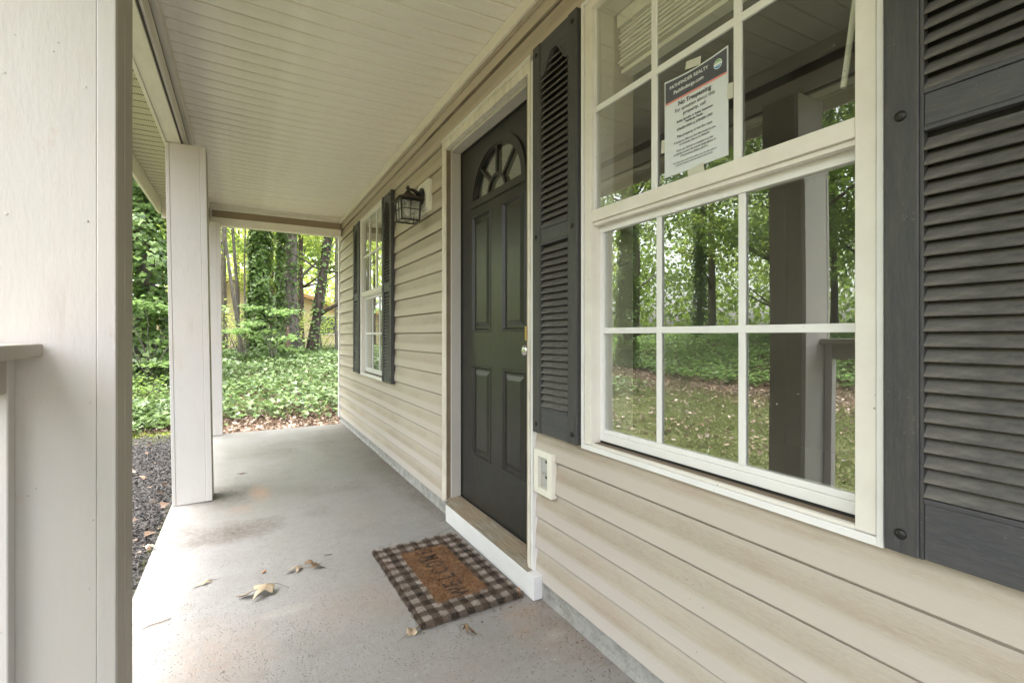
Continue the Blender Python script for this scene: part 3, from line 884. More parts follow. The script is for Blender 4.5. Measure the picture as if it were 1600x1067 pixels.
# railing at the near column
ro = (-0.42, 0.6, 0)
rl = empty('porch_railing', ro, 'weathered cream handrail ending at the nearest column', 'railing')
bx('handrail', 'post_side', rl, -0.462, -0.369, -0.6, 1.3785, 1.022, 1.05, 0.004, ro)
bx('top_rail', 'post_side', rl, -0.451, -0.414, -0.6, 1.3425, 0.95, 1.0215, 0.003, ro)
bx('bottom_rail', 'post_side', rl, -0.451, -0.414, -0.6, 1.3425, 0.07, 0.14, 0.003, ro)
bx('end_picket', 'post', rl, -0.4525, -0.4125, 1.3435, 1.379, 0.02, 1.0215, 0.003, ro)
src = bx('picket', 'post_side', rl, -0.449, -0.4145, 1.20, 1.2355, 0.1405, 0.9495, 0.002, ro)
for i in range(1, 14):
    inst(src, (0, -0.13 * i, 0), rl)

# ------------------------------------------------------------------ windows
def window(y0, label, grp):
    """double hung window, trim y0..y0+0.92; local Y measured from y0"""
    o = (1.05, y0, 0)
    t = empty('window', o, label, 'window', grp)
    def b(name, mat, x0, x1, a0, a1, z0, z1, bv=0.0015, par=t):
        return MB((1.05, 0, 0)).box(x0, x1, a0, a1, z0, z1, bv).build(name, mat, par)
    L, zt, zb = 0.92, 2.235, 0.670
    # outer trim channel
    tr = b('trim', 'white', 1.043, 1.076, 0.0, 0.0115, zb, zt, 0.001)
    b('trim', 'white', 1.043, 1.076, L - 0.0115, L, zb, zt, 0.001)
    b('trim', 'white', 1.043, 1.076, 0.0115, L - 0.0115, zb, zb + 0.0165, 0.001)
    b('trim', 'white', 1.043, 1.076, 0.0115, L - 0.0115, zt - 0.012, zt, 0.001)
    # frame
    b('frame_side', 'frame', 1.048, 1.15, 0.014, 0.0505, zb + 0.018, zt - 0.013)
    b('frame_side', 'frame', 1.048, 1.15, L - 0.0505, L - 0.014, zb + 0.018, zt - 0.013)
    b('frame_head', 'frame', 1.048, 1.15, 0.0507, L - 0.0507, zt - 0.04, zt - 0.013)
    b('sill', 'frame', 1.048, 1.06, 0.0507, L - 0.0507, zb + 0.017, zb + 0.0255, 0.001)
    b('sill_track', 'track', 1.0605, 1.15, 0.0507, L - 0.0507, zb + 0.010, zb + 0.0252, 0)
    # upper sash (outermost)
    us = b('upper_sash', 'frame', 1.051, 1.078, 0.051, L - 0.051, 1.457, 1.497, 0.002)
    b('stile', 'white', 1.062, 1.078, 0.051, 0.0535, 1.4975, zt - 0.04, 0, us)
    b('stile', 'white', 1.062, 1.078, L - 0.056, L - 0.051, 1.4975, zt - 0.04, 0, us)
    b('lip', 'frame', 1.060, 1.0815, 0.051, L - 0.051, 1.445, 1.4565, 0.001, us)
    ga, gb = 0.0535, L - 0.0535
    for yy in (0.763 - 0.445, 1.038 - 0.445):
        b('muntin', 'white', 1.0625, 1.0695, yy - 0.0105, yy + 0.0105, 1.4975, zt - 0.0405, 0.001, us)
    b('muntin', 'white', 1.0618, 1.0697, ga, gb, 1.834, 1.854, 0.001, us)
    def pane(nm, mat, x, a0, a1, z0, z1, par):
        q = MB((1.05, 0, 0)); q.add([(x, a0, z0), (x, a1, z0), (x, a1, z1), (x, a0, z1)], [(0, 1, 2, 3)])
        return q.build(nm, mat, par)
    pane('pane', 'glass_up', 1.070, ga, gb, 1.4975, zt - 0.0405, us)
    # lower sash
    ls = b('lower_sash', 'white', 1.086, 1.112, 0.051, L - 0.051, 0.7025, 0.728, 0.0015)
    b('rail', 'white', 1.090, 1.112, 0.0515, L - 0.0515, 0.7285, 0.7435, 0.001, ls)
    b('rail', 'white', 1.086, 1.112, 0.051, L - 0.051, 1.4225, 1.455, 0.001, ls)
    b('stile', 'white', 1.086, 1.112, 0.051, 0.064, 0.7285, 1.422, 0.001, ls)
    b('stile', 'white', 1.086, 1.112, L - 0.068, L - 0.051, 0.7285, 1.422, 0.001, ls)
    b('weatherstrip', 'rubber', 1.088, 1.112, 0.052, L - 0.052, 0.692, 0.702, 0, ls)
    la, lb = 0.0645, L - 0.0685
    for yy in (0.763 - 0.445, 1.038 - 0.445):
        yy = 0.007 + yy * 1.0
        b('muntin', 'white', 1.0895, 1.0955, yy - 0.0095, yy + 0.0095, 0.744, 1.422, 0.001, ls)
    b('muntin', 'white', 1.0888, 1.0957, la, lb, 1.0735, 1.0925, 0.001, ls)
    q = []
    n = 24
    m2 = MB((1.05, 0, 0))
    vs = [(1.0965 + 0.0006 * math.sin(math.pi * j / 6.0) * math.sin(math.pi * i / n), la + (lb - la) * i / n, 0.744 + (1.422 - 0.744) * j / 6) for i in range(n + 1) for j in range(7)]
    fs = [(i * 7 + j, (i + 1) * 7 + j, (i + 1) * 7 + j + 1, i * 7 + j + 1) for i in range(n) for j in range(6)]
    m2.add(vs, fs); m2.build('pane', 'glass', ls, smooth=True)
    # blackened latch detail on the far side of the track
    return t
G = 'double hung windows in the porch wall'
win1 = window(0.445, 'large near window with a paper notice on its upper glass', G)
win2 = window(4.107, 'far window between two shutters beyond the wall lantern', G)

# drywall returns, blinds
for yy in (0.445, 4.107):
    for (a0, a1) in ((0.02, 0.052), (0.868, 0.90)):
        bx('window_reveal', 'room_light', wall, 1.151, 1.24, yy + a0, yy + a1, 0.69, 2.22, 0, wo_)
    bx('window_reveal', 'room_light', wall, 1.151, 1.24, yy + 0.0525, yy + 0.8675, 2.2, 2.22, 0, wo_)
    bx('window_reveal', 'room_light', wall, 1.151, 1.26, yy + 0.0525, yy + 0.8675, 0.675, 0.69, 0, wo_)

bl = empty('window_blind', (1.19, 0.9, 2.2), 'raised cream blind bunched at the top of the near window', 'blind')
blo = (1.19, 0.9, 2.2)
bx('headrail', 'blind', bl, 1.155, 1.215, 0.50, 1.305, 2.15, 2.198, 0.002, blo)
for i in range(13):
    zz = 2.132 - i * 0.0098
    dx = 0.004 * math.sin(i * 2.1)
    bx('slat', 'blind', bl, 1.160 + dx, 1.212 + dx, 0.505 + 0.002 * math.sin(i), 1.296 + 0.004 * math.sin(i * 1.3), zz, zz + 0.0042, 0, blo)
bx('bottom_bar', 'blind', bl, 1.163, 1.21, 0.505, 1.292, 1.985, 2.0, 0.003, blo)
for (dy, am) in ((1.21, 0.02), (1.225, 0.014)):
    pts = [(1.152, dy + am * math.sin(s_ * 1.3 + dy * 30), 2.19 - s_ * 0.016) for s_ in range(10)]
    MB(blo).tube(pts, 0.0012, 5).build('cord', 'blind', bl)
MB(blo).tube([(1.148, 0.512, 2.18), (1.142, 0.520, 1.95), (1.135, 0.535, 1.78), (1.13, 0.556, 1.60)], 0.006, 8).build('wand', 'blind', bl)

# far window: slatted blind lowered inside
bf = empty('window_blind', (1.19, 4.56, 2.2), 'lowered slatted blind inside the far window', 'blind')
bfo = (1.19, 4.56, 2.2)
bx('headrail', 'blind', bf, 1.155, 1.2, 4.165, 4.97, 2.16, 2.198, 0.002, bfo)
s0 = MB(bfo); s0.box(1.165, 1.19, 4.17, 4.965, 0.72, 0.7235); s0 = s0.build('slat', 'blind', bf)
for i in range(1, 30):
    inst(s0, (0, 0, 0.0245 * i), bf)

# ------------------------------------------------------------------ paper notice on the near window
XN = 1.0688
no = (XN, 0.897, 1.66)
notice = empty('paper_notice', no, 'white no trespassing sheet taped inside the near window', 'notice')
# the sheet, slightly curled at its corners; u across (reader's left = +Y), w up
PWD, PHT = 0.210, 0.277
def npos(u, w):
    curl = 0.0
    return (-0.0002, PWD / 2 - u - 0, w)
n = 12
vs, fs = [], []
for i in range(n + 1):
    for j in range(n + 1):
        u = i / n; w = j / n
        bend = -0.0015 * (abs(u - 0.5) * 2) ** 3 * w
        top = -0.012 * math.sin(math.pi * u) * max(0, (w - 0.9) * 10) * 0.6
        vs.append((bend * 0.4, PWD / 2 - u * PWD, -PHT / 2 + w * PHT + top))
for i in range(n):
    for j in range(n):
        fs.append((i * (n + 1) + j, (i + 1) * (n + 1) + j, (i + 1) * (n + 1) + j + 1, i * (n + 1) + j + 1))
b = MB(); b.add(vs, fs); pap = b.build('sheet', 'paper', notice)
XT = -0.0015
hb = MB(); hb.add([(XT + .0003, PWD / 2 - .004, 0.072), (XT + .0003, -PWD / 2 + .004, 0.072), (XT + .0003, -PWD / 2 + .004, 0.1330)] +
                  [(XT + .0003, -PWD / 2 + .004 + (PWD - .008) * t, 0.1330 - 0.0065 * math.sin(math.pi * t)) for t in (.2, .4, .6, .8)] + [(XT + .0003, PWD / 2 - .004, 0.1330)], [(0, 1, 2, 3, 4, 5, 6, 7)])
hb.build('header_band', 'ink', notice)
hb = MB(); hb.add([(XT + .0002, PWD / 2 - .004, 0.0685), (XT + .0002, -PWD / 2 + .004, 0.0685), (XT + .0002, -PWD / 2 + .004, 0.0735), (XT + .0002, PWD / 2 - .004, 0.0735)], [(0, 1, 2, 3)])
hb.build('red_rule', 'inkr', notice)
def text(body, size, loc, rot, mat, parent, name='lettering', align='CENTER', bold=0.0, xs=1.0, ext=0.0):
    cu = bpy.data.curves.new(name, 'FONT')
    cu.body = body; cu.size = size; cu.align_x = align; cu.align_y = 'CENTER'
    cu.offset = bold; cu.extrude = ext; cu.resolution_u = 3
    tmp = bpy.data.objects.new('tmp', cu); COL.objects.link(tmp)
    dg = bpy.context.evaluated_depsgraph_get(); dg.update()
    me = bpy.data.meshes.new_from_object(tmp.evaluated_get(dg))
    bpy.data.objects.remove(tmp)
    me.name = name
    me.materials.clear(); me.materials.append(M[mat])
    o = bpy.data.objects.new(name, me); COL.objects.link(o); o.parent = parent
    # text X axis -> -Y world, text Y -> +Z
    o.rotation_euler = rot; o.location = loc; o.scale = (xs, 1, 1)
    return o
RT = (R(90), 0, R(-90))
def nt(body, size, z, mat='inkt', bold=0.0, dy=0.0):
    text(body, size, (XT, dy, z), RT, mat, notice, bold=bold)
nt('PATHFINDER REALTY', 0.0136, 0.112, 'inkw', 0.00005, 0.02)
nt('Pathfinderga.com', 0.0146, 0.093, 'inkw', 0.00008, 0.02)
nt('No Trespassing', 0.0172, 0.056, bold=0.0005)
nt('For question about this', 0.0140, 0.039, bold=0.0001)
nt('property, call', 0.0140, 0.024, bold=0.0001)
nt('Bobby Spradlin or Kelley Kesterson', 0.0082, 0.006, bold=0.00025)
nt('Pathfinder Realty', 0.0082, -0.003, bold=0.00025)
nt('678-856-0060 or 678-850-1303', 0.0092, -0.016, bold=0.0002)
nt('This property is not for rent.', 0.0100, -0.036, bold=0.0002)
nt('If someone offers to rent this house to you,', 0.0078, -0.051, bold=0.00015)
nt('we consider that to be FRAUD.', 0.0078, -0.060, bold=0.00015)
nt('If you see damage or vandalism to this', 0.0078, -0.075, bold=0.00015)
nt('property, contact the agents listed above or', 0.0078, -0.084, bold=0.00015)
nt('if in progress, please call 911.', 0.0078, -0.093, bold=0.00015)
nt('For more info on this home either scan the QR code on', 0.0062, -0.108, bold=0.00012)
nt('the sign if listed or use the number above if not.', 0.0062, -0.1155, bold=0.00012)
def disc(name, r, y, z, mat, x, a0=0, a1=360):
    q = MB(); k = 28
    vs = [(x, y + r * math.cos(R(a0 + (a1 - a0) * i / k)), z + r * math.sin(R(a0 + (a1 - a0) * i / k))) for i in range(k + 1)]
    q.add(vs, [tuple(range(k + 1))]); return q.build(name, mat, notice)
disc('logo_ring', 0.0125, -0.075, 0.105, 'inkw', XT)
disc('logo_top', 0.0108, -0.075, 0.1055, 'inkg', XT - .0003, 8, 172)
disc('logo_bottom', 0.0108, -0.075, 0.1045, 'inkb', XT - .0003, 188, 352)
for dz in (0.0, 0.0045, -0.0045):
    q = MB(); q.add([(XT - .0006, -0.075 + 0.008 * math.cos(t), 0.105 + dz + 0.0012 * math.sin(t * 3) + (0.0008 if k == 1 else -0.0008)) for k, rr in ((0, (0, 1, 2, 3)), (1, (3, 2, 1, 0))) for t in [x * math.pi / 3 for x in rr]], [tuple(range(8))])
    q.build('logo_wave', 'inkw', notice)
for (dy, dz, w, h, a) in ((0.004, 0.146, 0.052, 0.024, 0.12), (-0.110, 0.02, 0.018, 0.042, 0), (0.111, -0.045, 0.014, 0.04, 0), (-0.005, -0.150, 0.055, 0.03, -0.2)):
    q = MB(); c_, s_ = math.cos(a), math.sin(a)
    q.add([(XT * 0.6, dy + c_ * p - s_ * r, dz + s_ * p + c_ * r) for p, r in ((-w / 2, -h / 2), (w / 2, -h / 2 + .003), (w / 2 - .002, h / 2), (-w / 2, h / 2 - .002))], [(0, 1, 2, 3)])
    q.build('tape', 'tape', notice)

# ------------------------------------------------------------------ shutters
def shutter_parts():
    """local: X 0 = front (towards -X), Y 0..0.295, Z from 0.675"""
    t = empty('shutter', (0, 0, 0))
    Wd, z0, z1 = 0.295, 0.677, 2.228
    sw = 0.052
    def b(n, m, x0, x1, a0, a1, c0, c1, bv=0.002, par=t):
        return MB().box(x0, x1, a0, a1, c0, c1, bv).build(n, m, par)
    for (a0, a1) in ((0, sw), (Wd - sw, Wd)):
        st = b('stile', 'shutter', 0, 0.030, a0, a1, z0, z1)
    b('stile_lip', 'shutter', 0.003, 0.02, sw + 0.0003, sw + 0.006, z0, z1, 0.001)
    b('stile_lip', 'shutter', 0.003, 0.02, Wd - sw - 0.006, Wd - sw - 0.0003, z0, z1, 0.001)
    ia, ib = sw + 0.0063, Wd - sw - 0.0063
    b('bottom_rail', 'rail', 0.004, 0.024, ia, ib, z0 + 0.001, 0.775)
    b('rail_bead', 'rail', 0.002, 0.02, ia, ib, 0.7755, 0.784, 0.001)
    b('middle_rail', 'rail', 0.004, 0.024, ia, ib, 1.431, 1.486)
    b('rail_bead', 'rail', 0.002, 0.02, ia, ib, 1.4225, 1.4305, 0.001)
    b('rail_bead', 'rail', 0.002, 0.02, ia, ib, 1.4865, 1.4945, 0.001)
    # arched top rail
    n = 22
    def arch(s):
        q = abs(2 * s - 1)
        q = min(1.0, max(0.0, (q - .12) / .8))
        return 2.165 - 0.075 * (3 * q * q - 2 * q * q * q)
    low = [(ia + (ib - ia) * i / n, arch(i / n)) for i in range(n + 1)]
    for (nm, x0, x1, up, dn) in (('top_rail', 0.004, 0.024, None, 0.0), ('arch_bead', 0.0015, 0.02, 0.004, 0.004)):
        q = MB()
        for (ya, za), (yb, zb_) in zip(low, low[1:]):
            ta, tb = (z1 - .001, z1 - .001) if up is None else (za + up, zb_ + up)
            q.prism_x([(ya, za - dn), (yb, zb_ - dn), (yb, tb), (ya, ta)], x0, x1)
        q.build(nm, 'rail', t)
    b('back_panel', 'rubber', 0.0245, 0.028, sw, Wd - sw, z0 + 0.01, 2.215, 0)
    # louvers
    def louver(zc, a0, a1):
        q = MB()
        q.prism_y([(0.0035, -0.0125), (0.0215, 0.0105), (0.0230, 0.0140), (0.0195, 0.0128), (0.0012, -0.0108)], a0, a1)
        o = q.build('louver', 'louver', t)
        o.location = (0, 0, zc)
        return o
    base = louver(0.798, ia, ib)
    zc = 0.798 + 0.0262
    while zc < 2.15:
        if zc < 1.418 or (zc > 1.500 and zc < 2.085):
            c = base.copy(); COL.objects.link(c); c.parent = t; c.location = (0, 0, zc)
        elif zc >= 2.085:
            ins = [s / 50 for s in range(51) if arch(s / 50) > zc + 0.004]
            if ins and ins[-1] - ins[0] > 0.1:
                louver(zc, ia + (ib - ia) * ins[0], ia + (ib - ia) * ins[-1])
        zc += 0.0262
    # screw caps
    for (yy, zz) in ((sw / 2, 0.712), (Wd - sw / 2, 0.712), (sw / 2, 1.46), (Wd - sw / 2, 1.46), (sw / 2, 2.19), (Wd - sw / 2, 2.19)):
        q = MB(); q.lathe((0, yy, zz), [(0.0085, 0.0005), (0.0095, -0.002), (0.0075, -0.0045), (0.003, -0.0062)], 16, 'X')
        q.build('screw_cap', 'iron', t, smooth=True)
    return t
SG = 'black louvered shutters beside the windows'
sproto = shutter_parts()
locs = [(1.030, 1.373, 'black shutter between the front door and the near window'),
        (1.030, 0.1435, 'black shutter at the right edge, cut off beside the near window'),
        (1.030, 3.812, 'black shutter beside the wall lantern, right of the far window'),
        (1.030, 5.031, 'black shutter nearest the far house corner, left of the far window')]
for i, (x, y, lb) in enumerate(locs):
    o = sproto if i == 0 else copy_tree(sproto)
    o.location = (x, y, 0)
    tag(o, lb, 'shutter', SG)

# ------------------------------------------------------------------ door
do = (1.145, 2.21, 0.1)
door = empty('front_door', do, 'black-green front door with a fanlight and raised panels', 'door')
D0, D1, DZ0, DZ1 = 1.757, 2.665, 0.112, 2.142
DC = (D0 + D1) / 2
XD = 1.145
def db(n, m, x0, x1, a0, a1, c0, c1, bv=0.0, par=door): return MB(do).box(x0, x1, a0, a1, c0, c1, bv).build(n, m, par)
pL = (DC + 0.062, DC + 0.298); pR = (DC - 0.298, DC - 0.062)
zl = (0.383, 0.900); zu = (1.085, 1.738)
FZ = 1.795
# stiles and rails
db('stile', 'door', XD, XD + .04, pL[1], D1, DZ0, FZ); db('stile', 'door', XD, XD + .04, D0, pR[0], DZ0, FZ)
db('mullion', 'door', XD, XD + .04, pR[1], pL[0], zl[0], FZ - 0.057 + 0.0)
db('bottom_rail', 'door', XD, XD + .04, pR[0], pL[1], DZ0, zl[0])
for (a0, a1) in (pL, pR): db('lock_rail', 'door', XD, XD + .04, a0, a1, zl[1], zu[0])
db('upper_rail', 'door', XD, XD + .04, pR[0], pL[1], zu[1], FZ)
# panels
for (a0, a1) in (pL, pR):
    for (c0, c1) in (zl, zu):
        p = MB(do)
        prof = [(0.0, -0.0005), (0.004, -0.0042), (0.010, -0.0045), (0.014, 0.001), (0.020, 0.0085), (0.030, 0.0085), (0.052, 0.001), (0.056, 0.0004)]
        def ring(off, dx): return [(XD + dx, a0 + off, c0 + off), (XD + dx, a1 - off, c0 + off), (XD + dx, a1 - off, c1 - off), (XD + dx, a0 + off, c1 - off)]
        vs = [v for off, dx in prof for v in ring(off, dx)]
        fs = [(i * 4 + k, i * 4 + (k + 1) % 4, (i + 1) * 4 + (k + 1) % 4, (i + 1) * 4 + k) for i in range(len(prof) - 1) for k in range(4)]
        fs.append(tuple((len(prof) - 1) * 4 + k for k in range(4)))
        p.add(vs, fs); p.build('panel', 'door', door)
# top section with the half-round opening
RX, RZ = 0.298, 0.262
K = 32
arc = [(DC + RX * math.cos(math.pi * i / K), FZ + 0.012 + RZ * math.sin(math.pi * i / K)) for i in range(K + 1)]
def outer(i):
    t = math.pi * i / K
    c_, s_ = math.cos(t), math.sin(t)
    hw, hh = (D1 - D0) / 2, DZ1 - (FZ + 0.012)
    sc_ = min(hw / max(1e-6, abs(c_)), hh / max(1e-6, s_)) if s_ > 1e-6 else hw
    return (DC + c_ * sc_, FZ + 0.012 + s_ * sc_)
p = MB(do)
vs, fs = [], []
outs = [outer(i) for i in range(K + 1)]
for (ya, za), (yb, zb_) in zip(arc, outs):
    vs += [(XD, ya, za), (XD, yb, zb_), (XD + 0.04, ya, za)]
for i in range(K):
    fs += [(3 * i, 3 * i + 1, 3 * i + 4, 3 * i + 3), (3 * i, 3 * i + 3, 3 * i + 5, 3 * i + 2)]
p.add(vs, fs)
cn = [(D1, DZ1), (D0, DZ1)]
# corner fill triangles
for (cy, cz_) in cn:
    best = sorted(range(K + 1), key=lambda i: (outs[i][0] - cy) ** 2 + (outs[i][1] - cz_) ** 2)[:2]
    i, j = sorted(best)
    p.add([(XD, outs[i][0], outs[i][1]), (XD, cy, cz_), (XD, outs[j][0], outs[j][1])], [(0, 1, 2)])
p.box(XD, XD + 0.04, D0, D1, FZ, FZ + 0.0118)
p.build('top_rail', 'door', door)
# fanlight
fan = MB(do)
def arcstrip(mb, rx0, rz0, rx1, rz1, x0, x1, zc, k=32):
    vs, fs = [], []
    for i in range(k + 1):
        t = math.pi * i / k
        for (rx, rz, xx) in ((rx0, rz0, x1), (rx0, rz0, x0), (rx1, rz1, x0), (rx1, rz1, x1)):
            vs.append((xx, DC + rx * math.cos(t), zc + rz * math.sin(t)))
    for i in range(k):
        for q in range(4):
            fs.append((i * 4 + q, i * 4 + (q + 1) % 4, (i + 1) * 4 + (q + 1) % 4, (i + 1) * 4 + q))
    mb.add(vs, fs)
ZC = FZ + 0.022
arcstrip(fan, 0.270, 0.236, 0.312, 0.276, XD - 0.010, XD + 0.012, ZC)
arcstrip(fan, 0.262, 0.228, 0.2705, 0.2365, XD - 0.004, XD + 0.012, ZC)
fan.box(XD - 0.010, XD + 0.012, DC - 0.312, DC + 0.312, FZ - 0.012, ZC + 0.004, 0.002)
fl = fan.build('fanlight_frame', 'door', door)
g = MB(do); arcstrip(g, 0.085, 0.078, 0.100, 0.092, XD - 0.003, XD + 0.012, ZC)
g.build('inner_arch', 'door', fl)
for ang in (45, 90, 135):
    t = R(ang); c_, s_ = math.cos(t), math.sin(t)
    q = MB(do); hw = 0.0075
    y0_, z0_ = DC + 0.098 * c_, ZC + 0.090 * s_; y1_, z1_ = DC + 0.268 * c_, ZC + 0.234 * s_
    px, pz = -s_ * hw, c_ * hw
    q.prism_x([(y0_ - px, z0_ - pz), (y1_ - px, z1_ - pz), (y1_ + px, z1_ + pz), (y0_ + px, z0_ + pz)], XD - 0.002, XD + 0.012)
    q.build('muntin', 'door', fl)
g = MB(do)
vs = [(XD + 0.014, DC, ZC)] + [(XD + 0.014, DC + 0.268 * math.cos(math.pi * i / 32), ZC + 0.234 * math.sin(math.pi * i / 32)) for i in range(33)]
g.add(vs, [(0, i, i + 1) for i in range(1, 33)]); g.build('pane', 'glass_up', fl)
g = MB(do); g.add([(x + 0.03, y, z_) for x, y, z_ in vs], [(0, i, i + 1) for i in range(1, 33)]); g.build('lite_reflection_sheet', 'lite_reflection_tone', fl)  # added sheet behind the pane, painted in the tone of the reflected ceiling
# knob
kb = MB(do); kb.lathe((XD, 1.822, 1.0), [(0.032, 0), (0.032, -0.006), (0.012, -0.010), (0.011, -0.035), (0.024, -0.045), (0.028, -0.058), (0.022, -0.068), (0.006, -0.072)], 24, 'X')
kb.build('door_knob', 'chrome', door, smooth=True)

fo_ = (1.06, 2.21, 0.1)
df = empty('door_frame', fo_, 'flaking cream wooden frame around the front door', 'door frame')
def fb_(n, m, x0, x1, a0, a1, c0, c1, bv=0.0, par=None): return MB(fo_).box(x0, x1, a0, a1, c0, c1, bv).build(n, m, par or df)
for side in (0, 1):
    y_in, y_out = ((1.752, 1.709) if side == 0 else (2.670, 2.717))
    sg = 1 if y_out > y_in else -1
    c = fb_('casing', 'brickmould', 1.045, 1.078, y_in + sg * 0.018, y_out - sg * 0.010, 0.085, 2.2115, 0.003)
    fb_('casing_bead', 'brickmould', 1.040, 1.078, y_out - sg * 0.0098, y_out, 0.085, 2.221, 0.003, c)
    fb_('casing_step', 'brickmould', 1.052, 1.078, y_in + sg * 0.003, y_in + sg * 0.0178, 0.085, 2.195, 0.003, c)
    fb_('jamb', 'jamb', 1.0785, 1.16, y_in - sg * -0.0, y_in + sg * 0.03, 0.100, 2.175, 0.002)
    fb_('door_stop', 'jamb', 1.0785, 1.144, y_in - sg * 0.0, y_in - sg * 0.008, 0.104, 2.150, 0.002)
    fb_('caulk_line', 'track', 1.0512, 1.078, y_in + sg * 0.001, y_in + sg * 0.0029, 0.1, 2.16, 0)
    fb_('weather_seal', 'rubber', 1.1385, 1.147, y_in - sg * 0.0085, y_in - sg * 0.011, 0.112, 2.146, 0)
c = fb_('head_casing', 'brickmould', 1.045, 1.078, 1.7305, 2.6915, 2.166, 2.2115, 0.003)
fb_('casing_bead', 'brickmould', 1.040, 1.078, 1.719, 2.7068, 2.2118, 2.221, 0.003, c)
fb_('drip_cap', 'white', 1.036, 1.078, 1.70, 2.722, 2.2215, 2.226, 0.001, c)
fb_('head_jamb', 'jamb', 1.0785, 1.16, 1.745, 2.677, 2.1515, 2.176, 0.002)
fb_('weather_seal', 'rubber', 1.139, 1.147, 1.77, 2.655, 2.143, 2.1512, 0)
# wall channel right of the casing
MB(fo_).box(1.043, 1.076, 1.690, 1.7045, 0.045, 2.2, 0.001).build('wall_channel', 'white', df)
MB(fo_).box(1.043, 1.076, 2.7175, 2.7225, 0.08, 2.22, 0.001).build('wall_channel', 'white', df)
fb_('hinge_plate', 'brass', 1.0400, 1.0449, 1.735, 1.748, 1.045, 1.105, 0.0008)

to = (1.05, 2.12, 0)
th = empty('door_threshold', to, 'white riser board carrying a worn wooden threshold under the door', 'threshold')
MB(to).box(1.017, 1.060, 1.641, 2.598, 0.002, 0.098, 0.003).build('riser_board', 'riser', th)
MB(to).box(1.0602, 1.0785, 1.6415, 2.6, 0.002, 0.094, 0.002).build('side_return', 'jamb', th)
for (a, b_, zt) in ((1.0175, 1.045, 0.101), (1.0455, 1.065, 0.103), (1.0655, 1.085, 0.105), (1.0855, 1.107, 0.107), (1.1075, 1.136, 0.109)):
    MB(to).box(a, b_, 1.706 if a > 1.03 else 1.69, 2.668 if a > 1.03 else 2.60, 0.0985 if a < 1.05 else 0.09, zt, 0.001).build('threshold_strip', 'sill', th)
MB(to).box(1.1362, 1.19, 1.757, 2.667, 0.09, 0.1115, 0.0).build('sweep', 'rubber', th)

# ------------------------------------------------------------------ outlet
oo = (1.05, 1.612, 0.52)
ob = empty('outdoor_outlet', oo, 'cream recessed outlet box low on the wall beside the door', 'outlet')
def obx(n, m, x0, x1, a0, a1, c0, c1, bv=0.001, par=ob): return MB(oo).box(x0, x1, a0, a1, c0, c1, bv).build(n, m, par)
Y0, Y1, Z0, Z1 = 1.548, 1.676, 0.432, 0.607
obx('flange', 'outlet', 1.040, 1.066, Y0, Y0 + .03, Z0, Z1); obx('flange', 'outlet', 1.040, 1.066, Y1 - .03, Y1, Z0, Z1)
obx('flange', 'outlet', 1.040, 1.066, Y0 + .0303, Y1 - .0303, Z0, Z0 + .026); obx('flange', 'outlet', 1.040, 1.066, Y0 + .0303, Y1 - .0303, Z1 - .026, Z1)
obx('recess', 'metal_grey', 1.0585, 1.065, Y0 + .0303, Y1 - .0303, Z0 + .0263, Z1 - .0263, 0)
for c0 in (0.463, 0.524):
    cv = obx('cover', 'metal_grey', 1.0505, 1.0584, Y0 + .035, Y1 - .042, c0, c0 + .052, 0.002)
    obx('latch', 'iron', 1.0487, 1.0504, Y0 + .045, Y0 + .055, c0 + .036, c0 + .046, 0, cv)

# ------------------------------------------------------------------ wall lantern
lx, ly = 0.935, 3.05
lo = (1.05, ly, 1.97)
lamp = empty('wall_lantern', lo, 'black glass-paned lantern on a white block beside the door', 'wall lamp')
MB(lo).box(1.036, 1.066, ly - .105, ly + .105, 1.868, 2.072, 0.004).build('mounting_block', 'outlet', lamp)
b_ = MB(lo); b_.box(1.029, 1.0357, ly - .086, ly + .086, 1.887, 2.053, 0.003); b_.build('block_face', 'outlet', lamp)
MB(lo).lathe((1.029, ly, 1.975), [(0.055, -0.0005), (0.056, -0.010), (0.046, -0.018), (0.03, -0.023), (0.012, -0.026)], 24, 'X').build('backplate', 'iron', lamp, smooth=True)
MB(lo).tube([(1.01, ly, 1.985), (0.99, ly, 2.0), (0.965, ly, 2.012), (lx, ly, 2.010)], [0.017, 0.014, 0.010, 0.008], 10).build('arm', 'iron', lamp, smooth=True)
MB(lo).lathe((lx, ly, 1.985), [(0.022, 0), (0.02, 0.008), (0.009, 0.014), (0.010, 0.022), (0.014, 0.030), (0.012, 0.040), (0.006, 0.046), (0.003, 0.052)], 16).build('finial', 'iron', lamp, smooth=True)
# roof (hipped), frame and glass
def frust(mb, z0, w0, z1, w1):
    vs = [(lx + sx * w / 2, ly + sy * w / 2, zz) for zz, w in ((z0, w0), (z1, w1)) for sx, sy in ((-1, -1), (1, -1), (1, 1), (-1, 1))]
    mb.add(vs, [(0, 3, 2, 1), (4, 5, 6, 7), (0, 1, 5, 4), (1, 2, 6, 5), (2, 3, 7, 6), (3, 0, 4, 7)])
q = MB(lo); frust(q, 1.935, 0.168, 1.942, 0.168); frust(q, 1.9421, 0.166, 1.963, 0.095); frust(q, 1.9631, 0.094, 1.988, 0.035)
q.build('roof', 'lamp_roof', lamp)
zt_, zb_2, wt, wb = 1.934, 1.805, 0.128, 0.116
fr = MB(lo)
for sx in (-1, 1):
    for sy in (-1, 1):
        fr.tube([(lx + sx * wb / 2, ly + sy * wb / 2, zb_2), (lx + sx * wt / 2, ly + sy * wt / 2, zt_)], 0.0055, 6)
for zz, w, r_ in ((zb_2, wb, 0.005), (zt_ - .003, wt, 0.006)):
    c4 = [(lx + sx * w / 2, ly + sy * w / 2, zz) for sx, sy in ((-1, -1), (1, -1), (1, 1), (-1, 1))]
    for i in range(4): fr.tube([c4[i], c4[(i + 1) % 4]], r_, 6)
lf = fr.build('cage', 'iron', lamp)
